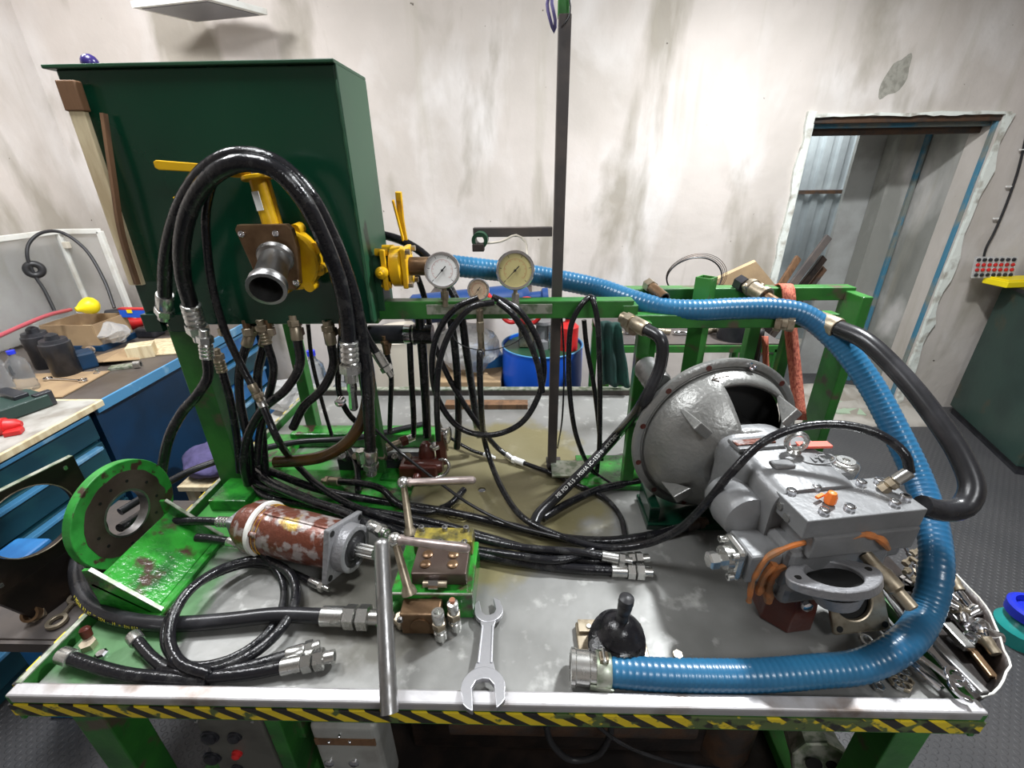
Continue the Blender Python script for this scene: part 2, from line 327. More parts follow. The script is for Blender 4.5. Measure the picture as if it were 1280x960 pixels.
def tape_mat():
    m = bpy.data.materials.new('hazard_tape'); m.use_nodes = True; nt = m.node_tree; L = nt.links; b = nt.nodes['Principled BSDF']; b.inputs['Roughness'].default_value = .4
    tc = nd(nt, 'ShaderNodeTexCoord'); sx = nd(nt, 'ShaderNodeSeparateXYZ'); L.new(tc.outputs['Object'], sx.inputs[0])
    a1 = nd(nt, 'ShaderNodeMath', operation='ADD'); L.new(sx.outputs[0], a1.inputs[0]); L.new(sx.outputs[1], a1.inputs[1])
    a = nd(nt, 'ShaderNodeMath', operation='MULTIPLY_ADD'); a.inputs[1].default_value = 1.35; L.new(sx.outputs[2], a.inputs[0]); L.new(a1.outputs[0], a.inputs[2])
    mu = nd(nt, 'ShaderNodeMath', operation='MULTIPLY'); mu.inputs[1].default_value = 1/.062; L.new(a.outputs[0], mu.inputs[0])
    fr = nd(nt, 'ShaderNodeMath', operation='FRACT'); L.new(mu.outputs[0], fr.inputs[0])
    gt = nd(nt, 'ShaderNodeMath', operation='GREATER_THAN'); gt.inputs[1].default_value = .5; L.new(fr.outputs[0], gt.inputs[0])
    x = nd(nt, 'ShaderNodeMix'); x.data_type = 'RGBA'; x.inputs[6].default_value = (.02, .018, .015, 1); x.inputs[7].default_value = (.72, .55, .02, 1); L.new(gt.outputs[0], x.inputs[0])
    n = nd(nt, 'ShaderNodeTexNoise', Scale=30., Detail=5.); L.new(tc.outputs['Object'], n.inputs['Vector'])
    # the tape is worn away towards the middle and right of the bench
    w1 = nd(nt, 'ShaderNodeMapRange'); w1.inputs[1].default_value = .1; w1.inputs[2].default_value = .5; w1.inputs[3].default_value = .0; w1.inputs[4].default_value = .12; L.new(sx.outputs[0], w1.inputs[0])
    ad = nd(nt, 'ShaderNodeMath', operation='ADD'); L.new(n.outputs['Fac'], ad.inputs[0]); L.new(w1.outputs[0], ad.inputs[1])
    r = nd(nt, 'ShaderNodeMapRange'); r.inputs[1].default_value = .6; r.inputs[2].default_value = .66; L.new(ad.outputs[0], r.inputs[0])
    y = nd(nt, 'ShaderNodeMix'); y.data_type = 'RGBA'; L.new(x.outputs[2], y.inputs[6]); y.inputs[7].default_value = (.09, .13, .04, 1); L.new(r.outputs[0], y.inputs[0])
    L.new(y.outputs[2], b.inputs['Base Color']); return m
G['tape'] = tape_mat()
G['rim'] = mat('aluminium_rim', (.5, .49, .5), .42, .6, col2=(.22, .17, .14), scale=9, lo=.5, hi=.66, bump=.1, rough2=.5)
def floor_mat():
    m = bpy.data.materials.new('studded_rubber_floor'); m.use_nodes = True; nt = m.node_tree; L = nt.links; b = nt.nodes['Principled BSDF']
    tc = nd(nt, 'ShaderNodeTexCoord'); n = nd(nt, 'ShaderNodeTexNoise', Scale=3., Detail=6.); L.new(tc.outputs['Object'], n.inputs['Vector'])
    x = nd(nt, 'ShaderNodeMix'); x.data_type = 'RGBA'; x.inputs[6].default_value = (.045, .046, .05, 1); x.inputs[7].default_value = (.085, .083, .085, 1); L.new(n.outputs['Fac'], x.inputs[0]); L.new(x.outputs[2], b.inputs['Base Color'])
    b.inputs['Roughness'].default_value = .42
    mp = nd(nt, 'ShaderNodeMapping'); mp.inputs['Rotation'].default_value = (0, 0, R(45)); mp.inputs['Scale'].default_value = (1, 1, 0); L.new(tc.outputs['Object'], mp.inputs[0])
    ck = nd(nt, 'ShaderNodeTexVoronoi', Scale=38.); ck.inputs['Randomness'].default_value = 0; L.new(mp.outputs[0], ck.inputs['Vector'])
    r = nd(nt, 'ShaderNodeMapRange'); r.inputs[1].default_value = .28; r.inputs[2].default_value = .36; r.inputs[3].default_value = 1; r.inputs[4].default_value = 0; L.new(ck.outputs['Distance'], r.inputs[0])
    u = nd(nt, 'ShaderNodeBump'); u.inputs['Strength'].default_value = .6; u.inputs['Distance'].default_value = .003
    L.new(r.outputs[0], u.inputs['Height']); L.new(u.outputs[0], b.inputs['Normal']); return m
G['floor'] = floor_mat()
# ================================================================== ROOM
def struct(o): o['kind'] = 'structure'; return o
struct(MB().box((.5, .5, -.05), (8, 8.4, .1)).build('floor', G['floor'], smooth=0))
struct(MB().box((.5, .5, 3.25), (8, 8.4, .1)).build('ceiling', G['wall'], smooth=0))
YW = 3.3; DX0, DX1, DZ = 1.80, 2.96, 2.04
def rough_edge(a, b, amp, n, fixed):
    a = V(a); b = V(b); out = []
    for i in range(n+1):
        p = a.lerp(b, i/n); k = amp*mn.noise(p*9+V((fixed, 0, 0)))+amp*.5*mn.noise(p*30); out.append((p, k))
    return out
b = MB(); b.box(((-3.1+DX0)/2, YW+.1, 1.6), (DX0+3.1, .2, 3.2)); b.box(((DX1+4.5)/2, YW+.1, 1.6), (4.5-DX1, .2, 3.2)); b.box(((DX0+DX1)/2, YW+.1, (DZ+3.2)/2), (DX1-DX0, .2, 3.2-DZ))
wb = struct(b.build('wall_back', G['wall'], smooth=0))
struct(MB().box((-3.08, .5, 1.6), (.1, 8.4, 3.2)).build('wall_left', G['wall'], smooth=0))
struct(MB().box((4.45, .5, 1.6), (.1, 8.4, 3.2)).build('wall_right', G['wall'], smooth=0))
struct(MB().box((.5, -2.6, 1.6), (8, .1, 3.2)).build('wall_front', G['wall'], smooth=0))
# ragged plaster strips around the opening, standing proud of the wall
def strip(name, a, b, wdt, side, th_=.022, off=0., m='plaster'):
    """ragged strip from a to b lying on the wall face (y = YW), width towards side"""
    a = V(a); b = V(b); n = 26; f = []; k = []
    for i in range(n+1):
        p = a.lerp(b, i/n); q = wdt*(.75+.7*mn.noise(p*6+V((off, 3, 1)))+.35*mn.noise(p*21))
        r_ = .012*mn.noise(p*15+V((off, 0, 5)))
        f.append(p+V(side)*r_); k.append(p+V(side)*max(q, .012))
    mb = MB(); vs = f+k; fs = []
    for i in range(n): fs.append((i, i+1, n+1+i+1, n+1+i))
    vs2 = [p-V((0, th_, 0)) for p in vs]; m_ = len(vs)
    fs2 = [tuple(m_+j for j in q) for q in fs]
    ed = [(i, i+1, m_+i+1, m_+i) for i in range(n)]+[(n+1+i, n+2+i, m_+n+2+i, m_+n+1+i) for i in range(n)]+[(0, n+1, m_+n+1, m_), (n, 2*n+1, m_+2*n+1, m_+n)]
    mb.add([p.copy() for p in vs]+vs2, fs+fs2+ed)
    return struct(mb.build(name, G[m], smooth=25))
strip('trim_1', (DX0, YW, 0), (DX0, YW, DZ+.03), .055, (-1, 0, 0), off=1)
strip('trim_2', (DX1, YW, 0), (DX1, YW, DZ), .06, (1, 0, 0), off=2)
strip('trim_3', (DX0-.02, YW, DZ), (DX1+.03, YW, DZ-.0), .02, (0, 0, 1), .015, off=3)
struct(MB().box((DX0+.012, YW+.09, DZ/2), (.03, .16, DZ)).build('trim_4', G['plaster'], smooth=0, bevel=.008))
# lintel: rusty iron and a blue-painted angle
struct(MB().box(((DX0+DX1)/2, YW+.03, DZ-.015), (DX1-DX0, .05, .04)).build('trim_5', G['rustbits'], smooth=0, bevel=.004))
struct(MB().box(((DX0+DX1)/2+.02, YW+.09, DZ-.035), (DX1-DX0-.04, .05, .045)).build('trim_6', G['bluepaint'], smooth=0, bevel=.004))
struct(MB().box(((DX0+DX1)/2, YW+.15, DZ-.07), (DX1-DX0, .06, .05)).build('trim_7', G['rustbits'], smooth=0, bevel=.004))
# blue door-frame strip on the right reveal
struct(MB().box((DX1-.008, YW+.03, DZ/2), (.016, .03, DZ)).build('trim_8', G['bluepaint'], smooth=0, bevel=.003))
# passage behind the opening
struct(MB().box((DX1+.06, 3.60, 1.25), (.1, .42, 2.5)).build('wall_passage_right', G['wall2'], smooth=0))
struct(MB().box((2.87, 3.90, 1.25), (.22, .14, 2.5)).build('wall_passage_far', G['wall2'], smooth=0))
struct(MB().bar((2.945, 3.82, 0), (2.945, 3.82, 2.3), .035, .03).build('trim_9', G['bluepaint'], smooth=0, bevel=.004))
struct(MB().box((3.3, 3.90, 1.25), (.9, .12, 2.5)).build('wall_passage_side', G['wall2'], smooth=0))
a = P(1078, 155, y=3.97); c = P(1005, 480, y=3.97)
gp = MB().box((a.x/2+c.x/2+.23, 3.99, 1.2), (.56, .03, 2.4)).build('wall_passage_middle', G['glassdoor'], smooth=0); struct(gp)
# corrugated sheet wall beyond
xs = []; x = 1.6; k = 0
prof = []
while x < 4.2:
    for dx, dy in ((0, 0), (.03, 0), (.045, .028), (.1, .028), (.115, 0)): prof.append((x+dx, 4.95+dy))
    x += .145
mb = MB(); n = len(prof)
for z0, z1 in ((0, 1.52), (1.56, 2.6)):
    vs = [(px_, py_-(.012 if z0 > 1 else 0), z) for z in (z0, z1) for px_, py_ in prof]
    mb.add(vs, [(i, i+1, n+i+1, n+i) for i in range(n-1)])
struct(mb.build('wall_corrugated', G['corr'], smooth=0, solid=.004))
struct(MB().box((2.9, 4.92, 1.54), (2.6, .03, .035)).build('trim_10', G['rustbits'], smooth=0))
struct(MB().box((2.9, 4.3, 2.62), (3.2, 1.9, .05)).build('ceiling_passage', G['wall2'], smooth=0))
struct(MB().box((1.62, 4.3, 1.3), (.06, 1.7, 2.6)).build('wall_passage_left', G['wall2'], smooth=0))
struct(MB().box((2.9, 4.55, -.02), (3.2, 2.1, .03)).build('floor_passage', G['concrete'], smooth=0))
# broken plaster patch on the wall
pc = P(1118, 98, y=YW); po = []
for k in range(26):
    a = 2*PI*k/26; r_ = .075*(1+.35*mn.noise(V((math.cos(a)*1.3, math.sin(a)*1.3, 4))))
    po.append((pc.x+math.cos(a)*r_*.85+.03*math.sin(a), YW-.001, pc.z+math.sin(a)*r_*1.5))
struct(MB().prism(po, (0, .012, 0)).build('trim_11', mat('exposed_mortar', (.3, .29, .25), .9, col2=(.22, .21, .18), scale=30, bump=.6, bscale=25), smooth=0))
wb['kind'] = 'structure'
# concrete threshold with rubble
mb = MB(); n = 14
g0 = [[V((1.75+.11*i, 2.98+.07*j+.04*mn.noise(V((i*.4, j*.4, 1))), max(.004, (.02+.05*(j/7))*(1+.9*mn.noise(V((i*.9, j*.9, 2))))) if 0 < j else .002)) for j in range(9)] for i in range(n)]
mb.add([p for r_ in g0 for p in r_], [(i*9+j, (i+1)*9+j, (i+1)*9+j+1, i*9+j+1) for i in range(n-1) for j in range(8)])
o = struct(mb.build('trim_12', G['concrete'], smooth=60, solid=.02))

# ================================================================== TEST BENCH
BL = V((-.08, 1.24, 0)); ZT = .795; ZR = .82; X0, X1, Y0, Y1 = -1.037, .872, .527, 1.935
bench = thing('test_bench', 'green steel hydraulic test bench with grey sheet top and hazard tape edge', 'workbench', BL)
# sheet top with a drain hole
hx, hy = -.142, 1.212
Nn = 48; ou = []
for k in range(Nn):
    a = 2*PI*(k+.5)/Nn; c_, s_ = math.cos(a), math.sin(a)
    t = min(((X1-.02-hx) if c_ > 0 else (hx-X0-.02))/max(abs(c_), 1e-9), ((Y1-.02-hy) if s_ > 0 else (hy-Y0-.02))/max(abs(s_), 1e-9)); ou.append(V((hx+c_*t, hy+s_*t, ZT)))
for cx_ in (X0+.02, X1-.02):
    for cy_ in (Y0+.02, Y1-.02):
        t = math.atan2(cy_-hy, cx_-hx) % (2*PI); k = min(range(Nn), key=lambda k: abs(2*PI*(k+.5)/Nn-t)); ou[k] = V((cx_, cy_, ZT))
MB().holed(ou, [V((x, y, ZT)) for x, y in circpts(Nn, .013, hx, hy)], (0, 0, -.006)).build('sheet_top', G['sheet'], bench, smooth=0)
# rims: front aluminium angle, others
plab(MB().box(((X0+X1)/2, Y0+.014, ZR-.012), (X1-X0, .028, .024)).build('front_rim', G['rim'], bench, bevel=.004, smooth=0), 'bare aluminium front rim')
plab(MB().box(((X0+X1)/2, Y0-.001, ZR-.042), (X1-X0+.002, .004, .034)).build('hazard_tape', G['tape'], bench, smooth=0), 'yellow and black striped hazard tape')
MB().box(((X0+X1)/2, Y0+.012, ZR-.048), (X1-X0, .02, .048)).build('front_apron', G['green'], bench, smooth=0, bevel=.002)
MB().box((X0+.005, (Y0+Y1)/2, ZR-.04), (.01, Y1-Y0, .075)).build('side_rim', G['green'], bench, smooth=0, bevel=.002)
plab(MB().box((X0+.005, (Y0+Y1)/2, ZR+.0005), (.012, Y1-Y0-.05, .003)).build('rim_edge', G['edge'], bench, smooth=0), 'worn bare metal edge')
plab(MB().box((X0-.006, (Y0+Y1)/2, ZR-.02), (.012, Y1-Y0-.05, .03)).build('hazard_tape', G['tape'], bench, smooth=0), 'worn striped tape on the left side')
MB().box((X1-.006, (Y0+Y1)/2, ZR-.04), (.012, Y1-Y0, .07)).build('side_rim', G['green'], bench, smooth=0, bevel=.002)
MB().box(((X0+X1)/2, Y1-.01, ZR-.03), (X1-X0, .02, .07)).build('rear_rim', G['postgrey'], bench, smooth=0, bevel=.002)
MB().box(((X0+X1)/2, Y1-.01, ZR+.006), (X1-X0, .03, .006)).build('rim_edge', G['edge'], bench, smooth=0)
plab(MB().box((-.17, 1.80, ZT+.012), (.37, .05, .024)).build('wood_batten', G['brownwood'], bench, smooth=0, bevel=.002), 'brown wooden batten by the rear rim')
# bench legs and under frame
for x, y in ((X0+.1, Y0+.06), (X1-.08, Y0+.06), (X0+.1, Y1-.1), (X1-.08, Y1-.1), (-.62, Y0+.2)):
    MB().box((x, y, .38), (.07, .07, .76)).build('leg', G['green'], bench, smooth=0, bevel=.003)
for y in (Y0+.07, Y1-.1): MB().box((-.08, y, .73), (1.75, .05, .05)).build('cross_rail', G['green'], bench, smooth=0, bevel=.003)
for x in (X0+.1, X1-.08): MB().box((x, 1.24, .12), (.05, 1.2, .05)).build('lower_rail', G['green'], bench, smooth=0, bevel=.003)
MB().box((-.08, 1.24, .1), (1.7, 1.2, .012)).build('lower_shelf', G['blackplate'], bench, smooth=0)
MB().box((-.64, Y0+.1, .64), (.22, .02, .25)).build('support_panel', G['green'], bench, smooth=0, bevel=.002)
# pipe frame uprights and rails
def upright(u, v, y, zt, w_=.05, m='green', nm='upright', dx=0, zb=ZT): 
    p = P(u, v, y=y); return MB().box((p.x+dx, y, (zb+zt)/2), (w_, w_, zt-zb)).build(nm, G[m], bench, smooth=0, bevel=.003)
ZF = 1.42
MB().box((-.985, 1.24, 1.08), (.075, .05, .57)).build('upright', G['green'], bench, smooth=0, bevel=.003)
MB().box((-.50, 1.30, 1.08), (.04, .04, .57)).build('upright', G['green'], bench, smooth=0, bevel=.003)
MB().box((-.60, 1.55, 1.08), (.045, .045, .57)).build('upright', G['green'], bench, smooth=0, bevel=.003)
MB().box((-.88, 1.62, 1.08), (.045, .045, .57)).build('upright', G['green'], bench, smooth=0, bevel=.003)
MB().box((-.73, 1.27, 1.385), (.62, .05, .05)).build('front_rail', G['green'], bench, smooth=0, bevel=.003)
MB().box((-.065, 1.28, 1.395), (.75, .045, .052)).build('front_rail', G['green'], bench, smooth=0, bevel=.003)
MB().box((-.1, 1.262, 1.398), (.36, .012, .03)).build('gauge_bracket', G['edge'], bench, smooth=0, bevel=.002)
xl, xr = .30, 1.0
MB().box(((.29+xr)/2, 1.40, 1.405), (xr-.29, .045, .04)).build('rear_rail', G['green'], bench, smooth=0, bevel=.003)
MB().box((.585, 1.27, 1.36), (.60, .04, .04)).build('front_rail', G['green'], bench, smooth=0, bevel=.003)
MB().box((.30, 1.335, 1.385), (.045, .16, .045)).build('cross_rail', G['green'], bench, smooth=0, bevel=.003)
MB().box((.985, 1.35, 1.10), (.03, .10, .63)).build('upright', G['green'], bench, smooth=0, bevel=.003)
p = P(866, 450, y=1.33); MB().pipe((p.x, 1.33, ZT), (p.x, 1.33, 1.47), .032, .026, 4).build('upright', G['green'], bench, smooth=0)
MB().box((.34, 1.24, 1.08), (.035, .035, .57)).build('upright', G['green'], bench, smooth=0, bevel=.003)
MB().box((.41, 1.42, 1.08), (.04, .04, .57)).build('upright', G['green'], bench, smooth=0, bevel=.003)
MB().box((.74, 1.42, 1.08), (.035, .035, .57)).build('upright', G['green'], bench, smooth=0, bevel=.003)
MB().box((.845, 1.40, 1.08), (.03, .03, .57)).build('upright', G['green'], bench, smooth=0, bevel=.003)
MB().box((-.93, 1.3, ZT+.02), (.12, .4, .04)).build('base_plate', G['green_wet'], bench, smooth=0, bevel=.004)
MB().box((-.62, 1.50, ZT+.03), (.56, .07, .06)).build('base_rail', G['green_wet'], bench, smooth=0, bevel=.004)
MB().box((-.62, 1.19, ZT+.008), (.5, .22, .016)).build('base_plate', G['green_wet'], bench, smooth=0, bevel=.004)
MB().box((.335, 1.30, ZT+.01), (.3, .18, .02)).build('base_plate', G['green_wet'], bench, smooth=0, bevel=.003)

# grey steel mast with side arm
px0 = P(692, 577, y=1.33).x
mast = thing('steel_mast', 'tall grey square steel post with a short side arm behind the gauges', 'post', (px0, 1.34, ZT))
MB().box((px0-.006, 1.335, 1.44), (.03, .03, 1.29)).build('post', G['postgrey'], mast, smooth=0, bevel=.002)
MB().box((px0-.01, 1.335, 2.24), (.026, .026, .32)).build('post_extension', G['green'], mast, smooth=0, bevel=.002)
a = P(592, 290, y=1.34); c = P(690, 290, y=1.34)
MB().box(((a.x+c.x)/2, 1.335, a.z), ((c.x-a.x), .025, .025)).build('side_arm', G['postgrey'], mast, smooth=0, bevel=.002)
cp = P(600, 300, y=1.30); MB().pipe((cp.x, 1.285, cp.z), (cp.x, 1.335, cp.z), .022, .012).build('arm_socket', G['tank_side'], mast)
MB().box((cp.x-.004, 1.29, cp.z-.018), (.032, .03, .02)).build('socket_block', G['rustbits'], mast, smooth=0, bevel=.002)
MB().tube(spline([cp+V((.01, 0, -.01)), cp+V((.06, 0, -.004)), cp+V((.10, 0, .012)), cp+V((.125, 0, -.005)), cp+V((.13, -.03, -.05))]), .003, 8).build('sensor_wire', G['cream'], mast)
MB().box((px0+.05, 1.29, ZT+.03), (.12, .09, .006)).build('foot_plate', G['edge'], mast, smooth=0)
MB().box((px0, 1.335, ZT+.025), (.05, .05, .012)).build('foot_plate', G['postgrey'], mast, smooth=0)

# ================================================================== OIL TANK
TX0, TX1, TY0, TY1, TZ0, TZ1 = -1.062, -.42, 1.2, 1.41, 1.375, 1.975
tank = thing('oil_tank', 'dark green sheet steel oil tank mounted on the rear frame', 'tank', ((TX0+TX1)/2, 1.3, TZ0))
MB().box(((TX0+TX1)/2, (TY0+TY1)/2, (TZ0+TZ1)/2), (TX1-TX0-.004, TY1-TY0-.004, TZ1-TZ0)).build('shell', G['tank'], tank, smooth=0, bevel=.003)
plab(MB().box((TX1, (TY0+TY1)/2, (TZ0+TZ1)/2), (.006, TY1-TY0, TZ1-TZ0)).build('side_panel', G['tank_side'], tank, smooth=0, bevel=.002), 'right side panel, tank green lightened as the lit side')
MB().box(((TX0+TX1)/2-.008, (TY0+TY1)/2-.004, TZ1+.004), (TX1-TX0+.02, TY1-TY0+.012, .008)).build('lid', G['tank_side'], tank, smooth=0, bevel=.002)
MB().tube([(TX1-.002, TY0, TZ0+.01+.02*i+.0) for i in range(29)], [.0035+.0012*math.sin(i*2.4) for i in range(29)], 6).build('weld_seam', G['tank_side'], tank)
for x in (TX0+.03, TX0+.1): MB().box((x, TY0-.01, TZ0+.01), (.05, .02, .05)).build('bracket', G['tank'], tank, smooth=0, bevel=.002)
MB().box((TX1+.012, 1.29, 1.45), (.02, .07, .11)).build('outlet_pad', G['tank_side'], tank, smooth=0, bevel=.003)
p = P(112, 77, y=1.3)
bc = thing('breather_knob', 'dark purple ball knob standing on the tank lid', 'knob', (p.x, 1.3, TZ1+.008))
MB().cyl((p.x, 1.3, TZ1+.008), (p.x, 1.3, TZ1+.02), .008).build('stem', G['rubber_dull'], bc)
MB().sphere((p.x, 1.3, TZ1+.03), .019).build('ball', mat('purple_bakelite', (.03, .02, .12), .25), bc)
p = P(172, 80, y=1.32)
tag(MB().tube([(p.x, 1.27, TZ1+.013), (p.x+.02, 1.36, TZ1+.013)], .005).build('steel_rod', G['steel'], loc=(p.x, 1.3, TZ1+.01)), 'small steel rod lying on the tank lid', 'rod')
# slats leaning on the tank
def slat(name, L, wd, th_, m):
    a, b = pts(L); return MB().bar(a, b, th_, wd, (0, 0, 1)) if 0 else MB().bar(a, b, wd, th_, (0, -1, 0))
a, c = pts([(86, 104, 'y', 1.178), (172, 356, 'y', 1.178)])
ws = thing('wooden_stick', 'long cream wooden stick with a brown block end, leaning across the tank front', 'stick', c)
m1 = Matrix.Identity(3)
MB().bar(a, c, .036, .014, (0, -1, 0)).build('stick', G['wood'], ws, smooth=0, bevel=.002)
d = (c-a).normalized()
MB().bar(a-d*.005, a+d*.055, .044, .022, (0, -1, 0)).build('end_block', G['brownwood'], ws, smooth=0, bevel=.003)
q = pts([(130, 142, 'y', 1.185), (142, 225, 'y', 1.165), (152, 290, 'y', 1.155), (172, 355, 'y', 1.160)])
tag(MB().tube(spline(q), .008, 5).build('thin_slat', G['brownwood'], loc=q[-1]), 'thin brown bent slat leaning beside the cream stick', 'stick')

# ================================================================== BUTTERFLY VALVES
C0 = P(350, 315, y=1.14)
def socket_screw(mb_p, c, d, r=.008, h=.009, m='chrome', nm='bolt'):
    c = V(c); d = V(d).normalized()
    mb = MB().lathe(c, d, [(0, r), (h*.9, r), (h, r*.85), (h, r*.5), (h*.45, r*.45), (h*.45, 0)], 14)
    return mb.build(nm, G[m], mb_p)
fv = thing('butterfly_valve', 'yellow valve with brown flange, steel stub pipe and flat handle on the tank front', 'valve', (C0.x, 1.19, C0.z-.1))
ax = V((-.10, -1, -.10)).normalized()       # pipe axis, out of the tank
c1 = P(352, 325, y=1.13); 
MB().lathe(c1-ax*.012+V((.012, .03, 0)), ax, [(0, .075), (.004, .078), (.030, .078), (.034, .073)], 36).build('valve_body', G['yellow'], fv)
for a in (20, 65, 110, 160, 205, 250, 300, 340):
    q = c1+V((.012, .03, 0))+V((math.cos(R(a))*.078, 0, math.sin(R(a))*.078)); MB().cyl(q-ax*.008, q+ax*.02, .014, n=14).build('lug', G['yellow'], fv)
# brown flange, chamfered square with ears
fo = [(-.078, .075), (-.07, .086), (.048, .086), (.058, .075), (.062, .03), (.05, -.055), (.035, -.07), (-.035, -.07), (-.055, -.05), (-.06, -.01)]
fc = c1-V((.006, 0, 0))
MB().prism([fc+V((x, -.004, z)) for x, z in fo], (0, -.02, 0)).build('flange', G['brownsteel'], fv, smooth=0, bevel=.003)
for x, z in ((-.06, .066), (.022, .066), (-.04, -.055), (.046, -.05)): socket_screw(fv, fc+V((x, -.024, z)), (0, -1, 0))
pe = P(333, 362, y=.985); pb = P(345, 322, y=1.10); dp = (pe-pb); Lp = dp.length
MB().shell(pb, dp, [(0, .043), (.01, .040), (.014, .0335), (Lp*.72, .035), (Lp*.76, .039), (Lp*.82, .0415), (Lp*.86, .038), (Lp*.93, .038), (Lp*.96, .0425), (Lp, .042), (Lp+.001, .034), (0, .030)], 36).build('stub_pipe', G['steel'], fv)
MB().cyl(pb+dp*.3, pb+dp*.31, .0305, n=24).build('pipe_bore', G['black'], fv)
nt_ = P(322, 225, y=1.14); nb = P(342, 292, y=1.13)
MB().cyl(nb, nt_, .019, n=16).build('neck', G['yellow'], fv); MB().bar(nb+V((0, .012, -.01)), nt_+V((0, .012, 0)), .045, .012, (0, 1, 0)).build('neck_rib', G['yellow'], fv, bevel=.003, smooth=0)
plab(MB().bar(nt_.lerp(nb, .2)+V((-.004, -.0195, 0)), nt_.lerp(nb, .55)+V((-.004, -.0195, 0)), .016, .002, (0, -1, 0)).build('sticker', G['paperwhite'], fv, smooth=0), 'small white label')
up_ = (nt_-nb).normalized()
MB().lathe(nt_, up_, [(0, .032), (.002, .034), (.008, .034), (.01, .03)], 28).build('top_flange', G['yellow'], fv); MB().cyl(nt_+up_*.01, nt_+up_*.022, .010).build('stem', G['zinc'], fv)
h0 = nt_+up_*.018; h1 = P(192, 206, y=1.10)
ho = []
hm = MB(); dv = (h1-h0); sd = V((0, 1, 0))
for t, wd in ((0, .014), (.2, .016), (.45, .014), (.5, .009), (.97, .010), (1, .006)): ho.append((t, wd))
poly = [h0+dv*t+V((0, 0, wd)) for t, wd in ho]+[h0+dv*t-V((0, 0, wd)) for t, wd in reversed(ho)]
hm.prism(poly, (0, .008, 0)).build('handle', G['yellow'], fv, smooth=0, bevel=.002)
hp = pts([(218, 249, 'y', 1.09), (232, 242, 'y', 1.10)]); MB().bar(hp[0], hp[1], .008, .006, (0, -1, 0)).build('handle_catch', G['yellow'], fv, smooth=0)
# side valve
sv = thing('butterfly_valve', 'yellow valve with upright handle on the right side of the tank', 'valve', (-.36, 1.3, 1.44))
c2 = P(496, 333, y=1.30)
MB().cyl(c2+V((-.055, 0, 0)), c2+V((-.005, 0, 0)), .045, n=28).build('green_flange', G['tank_side'], sv)
MB().lathe(c2+V((-.012, 0, 0)), (1, 0, 0), [(0, .05), (.004, .056), (.03, .056), (.034, .05)], 28).build('valve_body', G['yellow'], sv)
MB().box(c2+V((.031, 0, 0)), (.015, .09, .11)).build('square_flange', G['yellow'], sv, smooth=0, bevel=.004)
for y, z in ((-.035, .045), (-.035, -.045), (.035, .045), (.035, -.045)):
    MB().hexa(c2+V((.038, y, z)), c2+V((.05, y, z)), .008).build('bolt', G['oldzinc'], sv); MB().cyl(c2+V((-.045, y, z)), c2+V((-.012, y, z)), .010).build('lug', G['yellow'], sv)
MB().lathe(c2+V((-.025, -.065, -.005)), (0, -1, 0), [(-.02, .016), (.006, .017), (.012, .012), (.014, .006), (.02, .005)], 20).build('pivot_boss', G['yellow'], sv)
MB().bar(c2+V((-.02, -.055, -.055)), c2+V((-.02, -.055, .055)), .014, .012, (0, -1, 0)).build('yoke', G['yellow'], sv, smooth=0, bevel=.003)
ht = P(498, 240, y=1.27); hb = P(508, 300, y=1.29)
MB().tube(spline([hb, hb.lerp(ht, .5)+V((-.004, 0, 0)), ht]), [.004+.005*min(1, i/6) for i in range(len(spline([hb, hb.lerp(ht, .5), ht])))], 8).build('handle', G['yellow'], sv)
ht2 = P(491, 250, y=1.25); MB().bar(hb+V((-.006, -.01, 0)), ht2, .012, .005, (1, 0, 0)).build('handle_grip', G['yellow'], sv, smooth=0, bevel=.002)
pe2 = P(540, 332, y=1.33)
MB().pipe(c2+V((.036, 0, 0)), V((pe2.x+.03, c2.y+.01, c2.z-.002)), .026, .022, 24).build('outlet_pipe', G['brownsteel'], sv)

